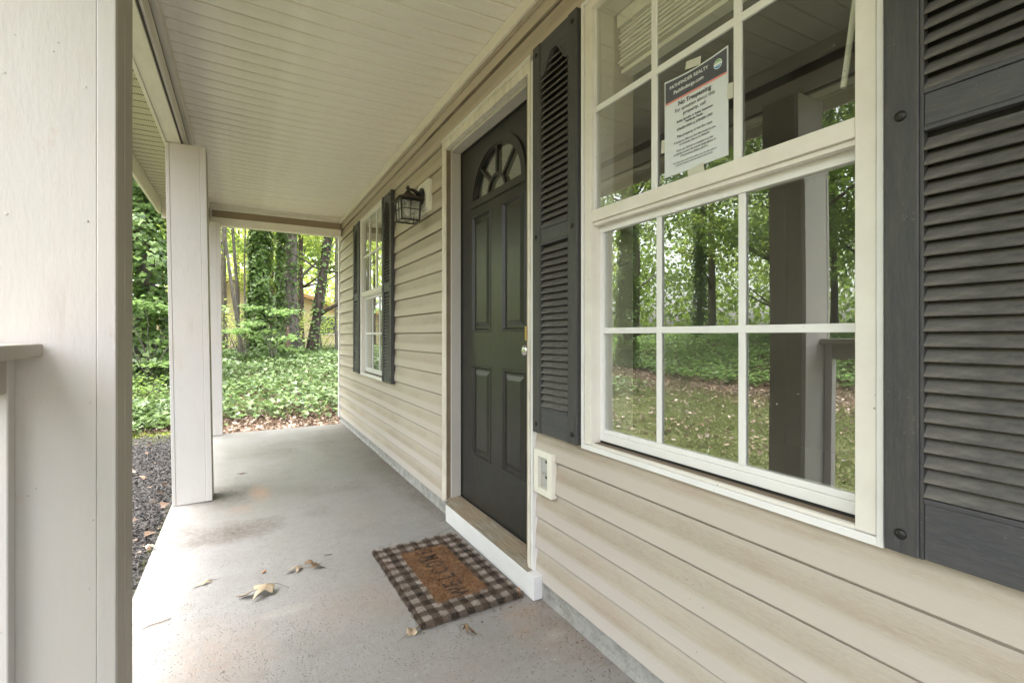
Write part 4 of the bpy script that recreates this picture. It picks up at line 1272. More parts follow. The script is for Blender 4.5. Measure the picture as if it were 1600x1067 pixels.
zm, wm = (zt_ + zb_2) / 2 + 0.004, (wt + wb) / 2
gb = MB(lo)
for ax in (0, 1):
    for sg in (-1, 1):
        def pt(u, zz, w): return (lx + sg * w / 2, ly + u, zz) if ax == 0 else (lx + u, ly + sg * w / 2, zz)
        gb.tube([pt(0, zb_2, wb), pt(0, zt_, wt)], 0.0028, 5); gb.tube([pt(-wm / 2, zm, wm), pt(wm / 2, zm, wm)], 0.0028, 5)
gb.tube([(lx, ly - wb / 2, zb_2), (lx, ly + wb / 2, zb_2)], 0.003, 5)
gb.build('glazing_bars', 'iron', lamp)
gg = MB(lo); vs = [(lx + sx * w / 2 * .97, ly + sy * w / 2 * .97, zz) for zz, w in ((zb_2, wb), (zt_, wt)) for sx, sy in ((-1, -1), (1, -1), (1, 1), (-1, 1))]
gg.add(vs, [(0, 1, 5, 4), (1, 2, 6, 5), (2, 3, 7, 6), (3, 0, 4, 7)]); gg.build('glass', 'lamp_glass', lamp)
MB(lo).lathe((lx, ly, 1.838), [(0.006, 0), (0.02, 0.012), (0.026, 0.03), (0.022, 0.052), (0.012, 0.07), (0.012, 0.094)], 16).build('bulb', 'bulb', lamp, smooth=True)

# ------------------------------------------------------------------ doormat
mo = Vector((0.775, 2.035, 0))
mat_e = empty('doormat', (0.775, 2.035, 0.0), 'black and cream checked doormat with a coir centre reading WELCOME', 'doormat', rz=R(1.2))
def n2m(a_, b_): return np.sin(a_ * 1.3 + 1) * np.sin(b_ * 1.1) + .5 * np.sin(a_ * 2.7 + b_ * 2.1)
nx, nyy = 44, 70
vs, fs = [], []
for i in range(nx + 1):
    for j in range(nyy + 1):
        x = -MATW / 2 + MATW * i / nx; y = -MATL / 2 + MATL * j / nyy
        e = min(1, min(i, nx - i, j, nyy - j) / 1.2)
        ex = 0.0035 * noise.noise(Vector((y * 22, 1, 0))) if i in (0, nx) else 0
        ey = 0.0035 * noise.noise(Vector((x * 22, 4, 0))) if j in (0, nyy) else 0
        zz = 0.003 + 0.0125 * e + 0.0018 * noise.noise(Vector((x * 60, y * 60, 0))) + 0.002 * noise.noise(Vector((x * 8, y * 8, 3)))
        vs.append((x + ex, y + ey, zz))
for i in range(nx):
    for j in range(nyy):
        a = i * (nyy + 1) + j
        fs.append((a, a + nyy + 1, a + nyy + 2, a + 1))
b = MB(); b.add(vs, fs); b.box(-MATW / 2, MATW / 2, -MATL / 2, MATL / 2, 0.001, 0.004)
b.build('base', 'doormat', mat_e)
n = 60000
C = np.stack([rng.uniform(-MATW / 2, MATW / 2, n), rng.uniform(-MATL / 2, MATL / 2, n), np.full(n, 0.0165)], -1)
C[:, 2] += rng.normal(0, 0.0018, n) + 0.002 * n2m(C[:, 0] * 30, C[:, 1] * 30)
C[:, :2] += rng.normal(0, .003, (n, 2))
N = rng.normal(size=(n, 3)); N[:, 2] *= 0.5
T_FIB = (np.array([(-.07, 0, 0), (.07, 0, 0), (0, 1, .0)], float), np.array([(0, 1, 2)]))
fo2 = leaves('pile', C, N, rng.uniform(.006, .015, n), T_FIB, 'matfibre', mat_e)
fo2['kind'] = 'stuff'
# edge tufts
n = 2600
side = rng.integers(0, 4, n); t = rng.uniform(-.5, .5, n)
ex = np.where(side == 0, -.5, np.where(side == 1, .5, t)); ey = np.where(side == 2, -.5, np.where(side == 3, .5, t))
C = np.stack([ex * MATW * 1.004, ey * MATL * 1.004, rng.uniform(0.003, 0.015, n)], -1)
eo = leaves('edge_tufts', C, rng.normal(size=(n, 3)), rng.uniform(.008, .02, n), T_FIB, 'matfibre', mat_e); eo['kind'] = 'stuff'
wl = 'WELCOME'
for i, ch in enumerate(wl):
    o = text(ch, 0.115, (0.0, -0.205 + i * 0.068, 0.0188), (0, 0, R(90)), 'matink', mat_e, name='letter', bold=0.0012, xs=0.62, ext=0.0006)

# ------------------------------------------------------------------ dry leaves and twigs on the slab
def dry_leaf(name, x, y, size, rz, mat, label, lobes=5, curl=0.25, stem=True, width=0.8, group='dry leaves lying on the porch slab'):
    k = 64
    t = empty(name, (x, y, 0.0), label, 'leaf', group, rz=R(rz))
    rnd = random.Random(int(abs(x * 1000 + y * 777)))
    LB = [(math.pi, 1.0, .30), (math.pi - 1.0, .70, .27), (math.pi + 1.0, .76, .26), (math.pi - 2.0, .42, .3), (math.pi + 2.05, .45, .3)][:max(3, lobes)]
    LB = [(a_ + rnd.uniform(-.15, .15), l_ * rnd.uniform(.85, 1.1), w_) for a_, l_, w_ in LB]
    pts = []
    for i in range(k):
        a = 2 * math.pi * i / k
        r = 0.3
        for a_, l_, w_ in LB:
            dd_ = (a - a_ + math.pi) % (2 * math.pi) - math.pi
            r = max(r, 0.24 + (l_ - 0.24) * math.exp(-(dd_ / w_) ** 2 * .8) * (1 + .12 * math.cos(dd_ * 24)))
        pts.append((size * .62 * r * math.cos(a), size * .62 * r * math.sin(a) * width))
    vs = [(0, 0, 0)]; fs = []
    rings = 6
    for q in range(1, rings + 1):
        for (px, py) in pts: vs.append((px * q / rings, py * q / rings, 0))
    for i in range(k):
        j = (i + 1) % k
        fs.append((0, 1 + i, 1 + j))
        for q in range(rings - 1):
            fs.append((1 + q * k + i, 1 + (q + 1) * k + i, 1 + (q + 1) * k + j, 1 + q * k + j))
    out = []
    for (px, py, _) in vs:
        u_, v_ = px / size, py / size
        z = size * (-1.5 * curl * v_ * v_ - .55 * curl * u_ * u_ + .35 * curl * noise.noise(Vector((u_ * 3 + x * 9, v_ * 3 + y * 9, 1))) + .05 * abs(math.sin(math.atan2(v_, u_) * 2.5)) * math.hypot(u_, v_))
        sh_ = 1 - .55 * curl * abs(v_)
        out.append((px, py * sh_, z))
    mz = min(v[2] for v in out)
    out = [(a_, b2, c2 - mz + 0.002) for a_, b2, c2 in out]
    b = MB(); b.add(out, fs)
    bl_ = b.build('blade', mat, t, smooth=True)
    sm = bl_.modifiers.new('thickness', 'SOLIDIFY'); sm.thickness = 0.0007
    if stem:
        MB().tube([(0, 0, out[0][2] + .001), (size * .25, 0.01 * size, out[0][2] * .8), (size * .5, -0.03 * size, 0.003)], [0.0014, 0.001, 0.0007], 5).build('stem', 'twig', t)
    return t
dry_leaf('dry_leaf', 0.085, 2.235, 0.175, 0, 'leaf_tan', 'largest curled tan leaf, lying alone in the middle of the slab', 5, 0.5)
dry_leaf('dry_leaf', 0.225, 2.395, 0.10, 30, 'leaf_tan', 'pale tan leaf touching a dark brown one on the slab', 5, 0.4)
dry_leaf('dry_leaf', 0.300, 2.365, 0.095, -40, 'leaf_brown', 'dark brown curled leaf touching the pale one on the slab', 5, 0.6)
dry_leaf('dry_leaf', -0.13, 2.45, 0.09, 20, 'leaf_tan', 'small narrow pale leaf left of the largest one', 3, 0.3, width=0.5)
dry_leaf('dry_leaf', 0.085, 2.44, 0.035, 70, 'leaf_orange', 'tiny rust orange leaf scrap behind the largest leaf', 4, 0.5, stem=False)
dry_leaf('dry_leaf', 0.523, 1.672, 0.09, 200, 'leaf_tan', 'rolled tan leaf at the near left corner of the doormat', 3, 0.9, width=0.6)
dry_leaf('dry_leaf', 0.700, 1.588, 0.085, 110, 'leaf_brown', 'folded brown leaf lying in front of the doormat edge', 3, 1.1, width=0.6)
dry_leaf('dry_leaf', 0.992, 1.715, 0.05, 60, 'leaf_orange', 'upright orange leaf between the doormat corner and white riser', 4, 1.2, stem=False)
dry_leaf('dry_leaf', -0.415, 2.99, 0.09, 140, 'leaf_tan', 'tan leaf hanging over the slab edge by the mulch', 5, 0.4)
dry_leaf('dry_leaf', 0.0, 4.25, 0.07, 10, 'leaf_brown', 'lone brown leaf beyond the middle column on the slab', 4, 0.3)
for (x, y, l, a, lb) in ((-0.276, 2.19, 0.09, 15, 'thin grey twig near the slab edge left of the leaves'), (0.36, 2.47, 0.04, -10, 'short dark twig behind the pair of leaves')):
    t = empty('twig', (x, y, 0.003), lb, 'twig', 'twigs on the porch slab', rz=R(a))
    MB().tube([(-l / 2, 0, 0), (-l * .2, .004, .002), (l * .2, -.002, .003), (l / 2, .006, .001)], [.0012, .0022, .002, .0012], 6).build('stick', 'twig', t)
n = 330
C = np.stack([rng.uniform(-0.37, 1.04, n), rng.uniform(1.1, 6.0, n) ** 1.0, np.full(n, 0.003)], -1)
N = rng.normal(size=(n, 3)) * 0.25 + np.array([0, 0, 1.0])
o = leaves('debris', C, N, rng.uniform(0.002, 0.005, n) * rng.uniform(.7, 2.2, n), T_SIMPLE, 'twig'); tag(o, 'specks of bark and dirt scattered on the slab', 'debris', kind='stuff')

n = 900
gy_ = rng.uniform(0.9, 6.0, n)
C = np.stack([1.045 - np.abs(rng.normal(0, 0.035, n)), gy_, np.full(n, 0.003)], -1)
C = C[(C[:, 1] < 1.64) | (C[:, 1] > 2.6)]
n = 260
C2 = np.stack([rng.uniform(0.5, 1.01, n), np.where(rng.uniform(size=n) < .5, 1.665, 2.405) + rng.normal(0, .03, n), np.full(n, 0.003)], -1)
C = np.concatenate([C, C2])
o = leaves('grit', C, rng.normal(size=(len(C), 3)) * .4 + np.array([0, 0, 1.0]), rng.uniform(0.002, 0.006, len(C)) * rng.uniform(.7, 2.2, len(C)), T_SIMPLE, 'litter'); tag(o, 'crumbs of leaf and grit gathered along the wall', 'debris', kind='stuff')

# ------------------------------------------------------------------ mulch, litter, grass, ground ivy
def scatter(n, x0, x1, y0, y1, dz, keep=None):
    X = rng.uniform(x0, x1, n); Y = rng.uniform(y0, y1, n)
    if keep is not None:
        k_ = keep(X, Y); X, Y = X[k_], Y[k_]
    Z = gz(X, Y) + dz
    return np.stack([X, Y, Z], -1)
def nrand(n, up=1.0, sp=0.5):
    return rng.normal(size=(n, 3)) * sp + np.array([0, 0, up])
def n2(X, Y, s, seed=0.0):
    return np.sin(X * s + 1.3 + seed) * np.sin(Y * s * 1.17 + 2.1 + seed) + 0.6 * np.sin(X * s * 2.3 + Y * s * 1.9 + seed) + 0.4 * np.sin(X * s * 4.7 - Y * s * 4.1)

C = scatter(60000, -1.6, -0.395, 1.6, 6.7, 0.055); C[:, 2] += rng.uniform(-0.015, 0.02, len(C))
o = leaves('mulch', C, nrand(len(C), 1, .35), rng.uniform(.012, .045, len(C)), (T_CHIP[0] * np.array([.6, 1, 1]), T_CHIP[1]), 'mulch'); tag(o, 'black shredded mulch beside the porch slab', 'mulch', kind='stuff')
C = scatter(5000, -0.4, 1.2, 6.09, 6.34, 0.05)
o = leaves('mulch', C, nrand(len(C), 1, .4), rng.uniform(.015, .05, len(C)), T_CHIP, 'mulch'); tag(o, 'thin line of black mulch across the far slab end', 'mulch', kind='stuff')

def ivy_keep(X, Y):
    w = 0.35 * n2(X, Y, 1.1)
    end = (Y > 7.35 + w * 1.0 - 0.9 * sstep(-0.2, -1.6, X)) & (X > -9.5)
    side = (X < -8.4 + w * 1.3)
    return end | side
def dens(C, a, b):
    d = np.hypot(C[:, 0], C[:, 1]); p = np.clip((b - d) / (b - a), 0.25, 1)
    return C[rng.uniform(size=len(C)) < p]
C = scatter(95000, -5, 8, 5.9, 19, 0.06, ivy_keep)
C[:, 2] += rng.uniform(0.0, 0.24, len(C)) + 0.04 * n2(C[:, 0], C[:, 1], 2.3)
thin = (n2(C[:, 0], C[:, 1], 3.1, 2) < 1.25) | (rng.uniform(size=len(C)) < 0.35)
edge = sstep(6.6, 8.2, C[:, 1]) > rng.uniform(size=len(C)) * 0.9
C = C[thin & edge]
o = leaves('ground_ivy', C, nrand(len(C), 1, .35), rng.uniform(.045, .095, len(C)), T_IVY, 'ivy_ground')
tag(o, 'dense ivy covering the ground beyond the porch end', 'ivy', kind='stuff')
C = scatter(80000, -26, -7.8, 0, 24, 0.05, ivy_keep)
C[:, 2] += rng.uniform(0.0, 0.2, len(C))
o = leaves('ground_ivy', C, nrand(len(C), 1, .3), rng.uniform(.09, .17, len(C)), T_SIMPLE, 'shrub')
tag(o, 'ivy bank across the front yard', 'ivy', kind='stuff')
# ivy creeping over mulch at the left
C = scatter(2600, -2.6, -0.75, 6.0, 8.4, 0.08, lambda X, Y: (Y > 6.75 + 0.6 * (X + 1.2)) )
C[:, 2] += rng.uniform(0, .12, len(C))
o = leaves('ground_ivy', C, nrand(len(C), 1, .45), rng.uniform(.05, .1, len(C)), T_IVY, 'ivy_ground'); tag(o, 'ivy runners edging the mulch bed', 'ivy', kind='stuff')

C = scatter(26000, -2.6, 6, 6.2, 10.5, 0.02)
p = 1 - sstep(7.2, 9.0, C[:, 1]); C = C[rng.uniform(size=len(C)) < p]
C[:, 2] += rng.uniform(0, .025, len(C))
o = leaves('leaf_litter', C, nrand(len(C), 1, .5), rng.uniform(.025, .07, len(C)), T_SIMPLE, 'litter'); tag(o, 'dead brown leaves between the slab end and the ivy', 'leaf litter', kind='stuff')
C = scatter(120, -1.5, -0.42, 1.8, 6.5, 0.085)
o = leaves('leaf_litter', C, nrand(len(C), 1, .4), rng.uniform(.02, .06, len(C)), T_IVY, 'litter'); tag(o, 'pale dead leaves dropped on the black mulch', 'leaf litter', kind='stuff')
C = scatter(26000, -13, -2.0, 0.0, 13, 0.02)
p = 0.3 + 0.7 * sstep(5.0, 7.4, -C[:, 0] + 0.6 * n2(C[:, 0], C[:, 1], 1.2)); C = C[rng.uniform(size=len(C)) < p]
C[:, 2] += rng.uniform(0, .02, len(C))
o = leaves('leaf_litter', C, nrand(len(C), 1, .45), rng.uniform(.035, .085, len(C)), T_SIMPLE, 'litter'); tag(o, 'dead leaves strewn over the front lawn', 'leaf litter', kind='stuff')
C = scatter(110000, -8.6, -1.6, -1.0, 11, 0.015)
p = (1 - sstep(5.6, 8.2, -C[:, 0] + 0.7 * n2(C[:, 0], C[:, 1], 1.5))) * np.clip(0.75 + 0.35 * n2(C[:, 0], C[:, 1], 2.2, 4), 0.1, 1); C = C[rng.uniform(size=len(C)) < p]
N = rng.normal(size=(len(C), 3)); N[:, 2] *= .25
o = leaves('grass', C, N, rng.uniform(.03, .075, len(C)), (T_BLADE[0] * np.array([1.6, 1, 1]), T_BLADE[1]), 'grass', down=-0.35); tag(o, 'patchy front lawn grass', 'grass', kind='stuff')
# small tufts at the corner of the mulch bed
C = scatter(2500, -1.5, -0.7, 6.35, 7.0, 0.03)
N = rng.normal(size=(len(C), 3)); N[:, 2] *= .2
o = leaves('grass', C, N, rng.uniform(.04, .1, len(C)), T_BLADE, 'canopy', down=-0.4); tag(o, 'yellow green grass patch at the mulch bed corner', 'grass', kind='stuff')

# ------------------------------------------------------------------ trees
def at(u, z, zz=None):
    r = (u - 800) / F_PX; s_, c_ = math.sin(YAW), math.cos(YAW)
    return z * (s_ + r * c_), z * (c_ - r * s_)

def trunk_path(x, y, h, lean=(0, 0), bend=0.2, n=14, seed=0):
    g0 = float(gz(x, y)) - 0.1
    pts = []
    for i in range(n + 1):
        t = i / n
        pts.append((lean[0] * t * h + bend * noise.noise(Vector((seed * 3.1, t * 2.2, 0))) * (0.2 + t), lean[1] * t * h + bend * noise.noise(Vector((seed * 1.7, t * 2.2, 9))) * (0.2 + t), t * h))
    return g0, pts

def crown_pts(n, centre, rad, ncl, sp, seed):
    rg = np.random.default_rng(seed)
    d = rg.normal(size=(ncl, 3)); d /= np.linalg.norm(d, axis=1, keepdims=True)
    cl = d * (rg.uniform(0.25, 1.0, ncl) ** 0.6)[:, None] * np.array(rad) + np.array(centre)
    idx = rg.integers(0, ncl, n)
    flat = rg.normal(size=(n, 3)) * np.array([sp, sp, sp * 0.4])
    return cl[idx] + flat

def limb(mb, p0, d, L, r, seed):
    rnd = random.Random(seed)
    pts = [Vector(p0)]; dd = Vector(d).normalized()
    for i in range(6):
        dd = (dd + Vector((rnd.uniform(-.25, .25), rnd.uniform(-.25, .25), rnd.uniform(-.12, .2)))).normalized()
        pts.append(pts[-1] + dd * L / 6)
    mb.tube(pts, [r * (1 - i / 7) for i in range(7)], 6)
    return pts

def tree(x, y, h, r, label, group=None, lean=(0, 0), bark='bark', ivy=0, ivy_h=6.0, ivy_r=0.25, crown_n=3000, crown_c=0.75, crown_r=(2.6, 2.6, 2.4), leafm='canopy_dark', leaf_s=(.1, .2), flare=0.5, seed=1, limbs=6, cat='tree', bend=0.25, extra_limbs=(), nm='tree', ivy_s=(.07, .13), low=0.45):
    g0, pts = trunk_path(x, y, h, lean, bend, 16, seed)
    t = empty(nm, (x, y, g0), label, cat, group)
    rad = [r * (1 + flare * math.exp(-i * 1.6)) * (1 - 0.72 * i / 16) for i in range(17)]
    mb = MB(); mb.tube(pts, rad, 14, 0.35)
    tips = []
    for k_ in range(limbs):
        rnd = random.Random(seed * 31 + k_)
        i = int(rnd.uniform(low, 0.95) * 16); a = rnd.uniform(0, 6.28)
        q = limb(mb, pts[i], (math.cos(a), math.sin(a), 0.45), crown_r[0] * rnd.uniform(.7, 1.1), rad[i] * 0.45, seed * 7 + k_)
        tips.append(q[-1]); tips.append(q[3])
    for (tz, d, L, rr) in extra_limbs:
        i = min(16, int(tz / h * 16)); limb(mb, pts[i], d, L, rr, seed + int(tz * 10))
    mb.build('trunk', bark, t, smooth=True)
    if crown_n:
        cc = (pts[16][0], pts[16][1], h * crown_c + h * 0.1)
        C = crown_pts(crown_n, cc, crown_r, max(8, crown_n // 110), 0.42, seed)
        leaves('crown', C, nrand(len(C), .7, .8), rng.uniform(leaf_s[0], leaf_s[1], len(C)), T_SIMPLE, leafm, t)
    if ivy:
        zz = ivy_h * rng.uniform(0, 1, ivy) ** 0.95
        a = rng.uniform(0, 2 * math.pi, ivy)
        px = np.interp(zz, [p[2] for p in pts], [p[0] for p in pts]); py = np.interp(zz, [p[2] for p in pts], [p[1] for p in pts]); pr = np.interp(zz, [p[2] for p in pts], rad)
        lump = 1 + 0.45 * np.sin(zz * 3.1 + a * 2 + seed) + 0.3 * np.sin(zz * 7.3 - a * 3)
        rr = pr + ivy_r * rng.uniform(0.15, 1, ivy) ** 0.7 * np.clip(lump, .25, 2) * (1 - 0.35 * zz / ivy_h) + 0.0
        C = np.stack([px + rr * np.cos(a), py + rr * np.sin(a), zz], -1)
        N = np.stack([np.cos(a), np.sin(a), np.full(ivy, 1.0)], -1) + rng.normal(size=(ivy, 3)) * .3
        leaves('ivy', C, N, rng.uniform(ivy_s[0], ivy_s[1], ivy), T_IVY, 'ivy', t, down=0.5)
    return t

TG = 'trees beyond the porch end'
x, y = at(236, 9.2)
tree(x - .05, y, 9, 0.17, 'ivy-smothered tree between the nearest and middle columns', TG, ivy=9500, ivy_h=7.5, ivy_r=0.55, crown_n=1500, crown_r=(2.2, 2.2, 1.2), leafm='canopy_dark', seed=3, ivy_s=(.07, .13))
x, y = at(405, 13.6)
tree(x, y, 11, 0.2, 'ivy-clad tree in the middle of the gap at the porch end', TG, ivy=8000, ivy_h=7.5, ivy_r=0.17, crown_n=1300, leafm='canopy', seed=4)
x, y = at(455, 15.2)
tree(x, y, 13, 0.24, 'broad dark trunk with flared base and ivy on its left', TG, ivy=1000, ivy_h=7.5, ivy_r=0.06, crown_n=1200, leafm='canopy', seed=6, bark='bark', flare=1.0, lean=(-0.012, 0), extra_limbs=((3.2, (1, -.3, .7), 2.6, .05),))
x, y = at(437, 14.6)
tree(x, y, 9, 0.07, 'slim ivy-wrapped trunk just left of the broad flared one', TG, ivy=1900, ivy_h=6.5, ivy_r=0.12, crown_n=700, leafm='canopy', seed=9, lean=(0.01, 0))
x, y = at(483, 14.2)
tree(x, y, 11, 0.155, 'dark leaning trunk nearest the house corner', TG, ivy=450, ivy_h=6.0, ivy_r=0.08, crown_n=1400, leafm='canopy', seed=12, bark='bark_dark', lean=(0.155, 0.02), bend=0.3, extra_limbs=((1.9, (1, .1, .55), 1.9, .07), (3.3, (1, .2, .1), 2.2, .035), (3.4, (-1, .2, .3), 1.8, .03)), flare=0.35)
x, y = at(381, 12.6)
tree(x, y, 7, 0.05, 'thin grey leaning sapling trunk left of the ivy tree', TG, crown_n=1200, crown_r=(1.6, 1.6, 1.4), leafm='canopy', seed=14, lean=(-0.13, 0.02), bend=.15, flare=.3, bark='bark')
x, y = at(377, 13.4)
tree(x, y, 8, 0.05, 'thin upright sapling crossing the leaning one', TG, crown_n=1200, crown_r=(1.6, 1.6, 1.4), leafm='canopy', seed=15, lean=(-0.05, 0), bend=.12, flare=.2)
x, y = at(383, 18)
tree(x, y, 8, 0.045, 'slender pole tree in front of the neighbouring roof', TG, crown_n=1200, leafm='canopy', seed=17, bend=.08, flare=.2)
x, y = at(525, 16)
tree(x, y, 8, 0.04, 'slender trunk right beside the house corner', TG, crown_n=1200, leafm='canopy', seed=19, bend=.1, flare=.2)
x, y = at(349, 15)
tree(x, y, 9, 0.035, 'thin trunk half hidden behind the farthest column', TG, crown_n=1200, leafm='canopy', seed=23, bend=.2, flare=.2, lean=(0.01, 0))
x, y = at(449, 13.9)
st = empty('tree_stump', (x, y, float(gz(x, y)) - .05), 'short rotten brown stump before the flared trunk', 'stump')
MB().tube([(0, 0, 0), (0.01, 0, .4), (0.0, .01, .78), (0.015, 0, 1.0)], [.075, .06, .05, .02], 9, 0.4).build('stub', 'bark_brown', st, smooth=True)

def shrub(x, y, h, n, rad, label, mat, seed, size=(.08, .15), group='understory shrubs', tiers=True, cat='shrub', nm='shrub'):
    g0 = float(gz(x, y)) - .05
    t = empty(nm, (x, y, g0), label, cat, group)
    mb = MB(); rnd = random.Random(seed)
    C = []
    for k_ in range(9):
        a = rnd.uniform(0, 6.28); tilt = rnd.uniform(.1, .5)
        q = limb(mb, (rnd.uniform(-.1, .1), rnd.uniform(-.1, .1), 0), (math.cos(a) * tilt, math.sin(a) * tilt, 1), h * rnd.uniform(.6, 1.05), .014, seed * 13 + k_)
    mb.build('stems', 'bark', t)
    rg = np.random.default_rng(seed)
    ncl = max(6, n // 60)
    cl = np.stack([rg.normal(0, rad * .55, ncl), rg.normal(0, rad * .55, ncl), rg.uniform(.25 * h, h, ncl)], -1)
    idx = rg.integers(0, ncl, n)
    C = cl[idx] + rg.normal(size=(n, 3)) * np.array([.22, .22, .05 if tiers else .2]) * max(rad, .7)
    leaves('foliage', C, nrand(n, 1.2, .4), rg.uniform(size[0], size[1], n), T_SIMPLE, mat, t)
    return t
x, y = at(428, 12.2); shrub(x, y, 1.55, 420, .75, 'pale green layered shrub before the ivy tree', 'shrub', 31)
x, y = at(378, 12.0); shrub(x, y, 1.6, 380, .6, 'bright leafy shrub beside the farthest column', 'shrub', 32)
x, y = at(505, 16.5); shrub(x, y, 1.5, 1100, 1.0, 'yellow green thicket beside the house corner', 'canopy', 33, (.05, .1), tiers=False)
x, y = at(250, 8.6); shrub(x, y, 1.6, 420, .5, 'light green boughs low on the left of the middle column', 'shrub', 34)
x, y = at(356, 15.5); shrub(x, y, 1.6, 1200, 1.0, 'twiggy thicket behind the farthest column', 'canopy', 35, (.05, .1), tiers=False)
x, y = at(222, 7.2); shrub(x, y, 0.5, 500, .35, 'low needle-leaved plant at the mulch edge', 'canopy_dark', 36, (.03, .06), tiers=False)

# background trees behind and to the front-yard side
BG = 'background woodland trees'
def bgtree(x, y, seed, near=False, mat='canopy', n=5200):
    rnd = random.Random(seed)
    h = rnd.uniform(11, 16)
    kinds = {'canopy': 'bright green background tree', 'canopy_dark': 'dark green background tree'}
    t = tree(x, y, h, rnd.uniform(.07, .15), kinds[mat] + ' in the woodland', BG, crown_n=n, crown_c=.55, crown_r=(3.6, 3.6, h * .46), leafm=mat, leaf_s=(.12, .22), seed=seed, limbs=7, bark=rnd.choice(['bark', 'bark_dark']), low=.2, flare=.4)
    return t
sd_ = 100
BGL = ['background tree seen just right of the nearest column', 'background tree behind the left edge of the ivy-smothered tree', 'background tree left of the middle column, behind the ivy',
       'background tree emerging right beside the farthest column', 'background tree over the neighbouring roof', 'background tree directly behind the ivy-clad middle tree', 'background tree between the ivy-clad and the flared trunk',
       'background tree between the flared trunk and the dark leaning one', 'background tree behind the dark leaning trunk', 'background tree cut off by the house corner', 'background tree hidden largely by the far shutters',
       'background tree farthest back behind the flared trunk', 'background tree behind the middle column']
for BI, (u, d) in enumerate(((200, 24), (228, 20), (252, 27), (350, 22), (372, 27), (398, 20), (425, 25), (470, 21), (498, 27), (528, 22), (545, 26), (440, 30), (330, 30))):
    x, y = at(u, d); sd_ += 1
    bt = bgtree(x, y, sd_, mat='canopy' if sd_ % 4 else 'canopy_dark', n=3600)
    bt['label'] = BGL[BI]
# front yard trees (seen mirrored in the near window)
FY = ((-8.0, 11.0, 201, 5000), (-14.5, 9.0, 202, 0), (-15.5, 7.6, 203, 0), (-13, 12.5, 204, 3000), (-17, 11, 205, 0), (-12.6, 5.6, 206, 1500), (-19, 7.5, 207, 0),
                       (-20, 13, 208, 0), (-22, 10, 209, 0), (-24, 16, 210, 0), (-17.5, 15.5, 211, 0), (-21, 5, 212, 0), (-26, 12, 213, 0), (-25, 7, 214, 0), (-16, 19, 215, 0), (-11, 17, 216, 2500), (-22, 19, 217, 0),
                       (-27, 18, 220, 0), (-13.5, 7.0, 221, 0), (-16.5, 9.6, 222, 0), (-11.5, 7.4, 223, 0), (-18, 12.8, 224, 0), (-14.8, 6.4, 225, 0), (-21, 8.6, 226, 0), (-12.4, 8.9, 227, 1500))
def mir_u(x, y):
    X_, s_, c_ = 2.18 - x, math.sin(YAW), math.cos(YAW)
    return 800 + F_PX * (X_ * c_ - y * s_) / (X_ * s_ + y * c_)
ORD = ['leftmost', 'second from the left', 'third from the left', 'fourth from the left', 'fifth from the left', 'sixth from the left', 'seventh from the left', 'eighth from the left', 'ninth from the left', 'tenth from the left',
       'eleventh from the left', 'twelfth from the left', 'thirteenth from the left', 'fourteenth from the left', 'fifteenth from the left', 'sixteenth from the left', 'seventeenth from the left', 'eighteenth from the left',
       'nineteenth from the left', 'twentieth from the left', 'twenty-first from the left', 'twenty-second from the left', 'twenty-third from the left', 'twenty-fourth from the left', 'twenty-fifth from the left']
seen = sorted([t_ for t_ in FY if 935 < mir_u(t_[0], t_[1]) < 1340], key=lambda t_: mir_u(t_[0], t_[1]))
for (x, y, s_, iv) in FY:
    rnd = random.Random(s_)
    me_ = (x, y, s_, iv)
    lb_ = ('ivy-wrapped' if iv else 'bare-trunked') + ' front yard tree, ' + (('%s of those mirrored in the near window' % ORD[seen.index(me_)]) if me_ in seen else 'outside the near window reflection')
    tree(x, y, rnd.uniform(11, 15), rnd.uniform(.08, .22), lb_, 'front yard trees', ivy=iv, ivy_h=6, ivy_r=.22,
         crown_n=5200, crown_c=.5, crown_r=(3.4, 3.4, 5.8), leafm='canopy_dark' if s_ % 4 else 'canopy', leaf_s=(.09, .17), seed=s_, low=.15, bark=rnd.choice(['bark', 'bark_dark']))
# far woods as one mass
n = 75000
ang = rng.uniform(R(-125), R(35), n); dist = rng.uniform(36, 62, n)
X = np.sin(ang) * dist; Y = np.cos(ang) * dist
Z = gz(X, Y) + 12 * rng.uniform(0, 1, n) ** 1.5
keep = (n2(X, Y, .5) + 0.5 * np.sin(Z * 1.1 + X)) > -0.9
C = np.stack([X, Y, Z], -1)[keep]
sidem = C[:, 0] < -0.55 * C[:, 1]
for msk, mt, lb in ((sidem, 'canopy_dark', 'far dark woods closing off the front yard'), (~sidem, 'canopy', 'far bright woods beyond the porch end')):
    Cq = C[msk]
    o = leaves('far_woods', Cq, nrand(len(Cq), .4, .9), rng.uniform(.3, .6, len(Cq)), T_SIMPLE, mt); tag(o, lb, 'woods', kind='stuff')

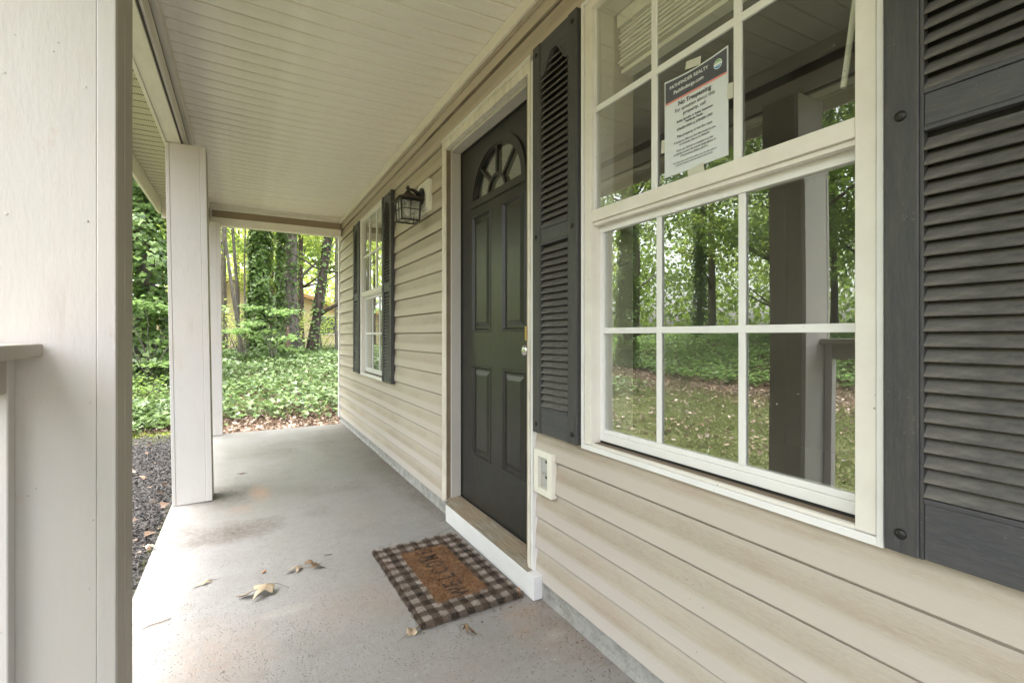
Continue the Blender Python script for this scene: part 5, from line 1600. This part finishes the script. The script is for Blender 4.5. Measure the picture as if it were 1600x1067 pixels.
# ------------------------------------------------------------------ neighbouring house
hx, hy = at(400, 31)
nh = empty('neighbour_house', (hx, hy, 0.3), 'yellow sided neighbouring house behind the trees', 'house', rz=R(-4))
Wn, Dn, H0, H1 = 13.0, 9.0, 2.35, 5.1
q = MB(); q.add([(-7.2, 0, -.4), (5.5, 0, -.4), (5.5, 0, H0), (-0.6, 0, H0 + 2.0), (-7.2, 0, H0 - .1), (-7.2, Dn, -.4), (5.5, Dn, -.4), (5.5, Dn, H0), (-0.6, Dn, H0 + 2.0), (-7.2, Dn, H0 - .1)],
                [(0, 1, 2, 3, 4), (5, 9, 8, 7, 6), (0, 4, 9, 5), (1, 6, 7, 2)])
wl_ = q.build('wall', 'neighbour_wall', nh)
for i in range(28):
    zz = -.35 + i * .15
    hw = None
    x0_, x1_ = -7.2, 5.5
    if zz > H0 - .1:
        f_ = (zz - (H0 - .1)) / 2.1; x0_ = -7.2 + 6.6 * f_; x1_ = 5.5 - 6.1 * max(0, (zz - H0) / 2.0)
    if x1_ - x0_ < .5: continue
    bq = MB(); bq.prism_x([(-0.03, zz), (-0.004, zz), (-0.004, zz + .14), (-0.008, zz + .14)], x0_, x1_); bq.build('siding_plank', 'neighbour_wall', wl_)
q = MB(); t_ = .16
for sgn, (xa, za), (xb, zb3) in ((-1, (-7.8, H0 - .3), (-0.6, H0 + 2.12)), (1, (6.0, H0 - .05), (-0.6, H0 + 2.12))):
    vs = [(xa, -.6, za), (xb, -.6, zb3), (xb, Dn + .5, zb3), (xa, Dn + .5, za)]; vs += [(a_, b2, c2 + t_) for a_, b2, c2 in vs]
    q.add(vs, [(0, 1, 2, 3), (7, 6, 5, 4), (0, 4, 5, 1), (1, 5, 6, 2), (2, 6, 7, 3), (3, 7, 4, 0)])
q.build('roof', 'roof_shingle', nh)
q = MB()
for (xa, za), (xb, zb3) in (((-7.8, H0 - .3), (-0.6, H0 + 2.12)), ((6.0, H0 - .05), (-0.6, H0 + 2.12))):
    q.add([(xa, -.63, za - .08), (xb, -.63, zb3 - .08), (xb, -.63, zb3 + .16), (xa, -.63, za + .16), (xa, -.605, za - .08), (xb, -.605, zb3 - .08), (xb, -.605, zb3 + .16), (xa, -.605, za + .16)], [(0, 1, 2, 3), (4, 7, 6, 5), (0, 4, 5, 1), (3, 2, 6, 7)])
q.build('rake_board', 'neighbour_trim', nh)
for xw in (-4.5, 4.3):
    fr_ = MB().box(xw - .55, xw + .55, -.06, -.035, .8, 2.1).build('window', 'white', nh)
    MB().box(xw - .47, xw + .47, -.075, -.062, .88, 2.02).build('pane', 'dark_window', fr_)
# the long grey roof of the house wing seen left of the middle column
wx, wy = at(214, 30)
nw = empty('neighbour_shed', (wx, wy, 0.2), 'low yellow outbuilding with pale roof seen left of the middle column', 'outbuilding')
MB().box(-3.2, 0.4, 0, 4, -.4, 2.0).build('wall', 'neighbour_wall', nw)
q = MB(); q.prism_x([(-.6, 2.0), (2, 3.9), (4.6, 2.0), (4.6, 1.9), (-.6, 1.88)], -3.5, .7); q.build('roof', 'roof_shingle', nw)
MB().box(-3.5, .7, -.66, -.605, 1.78, 2.02).build('fascia', 'neighbour_trim', nw)
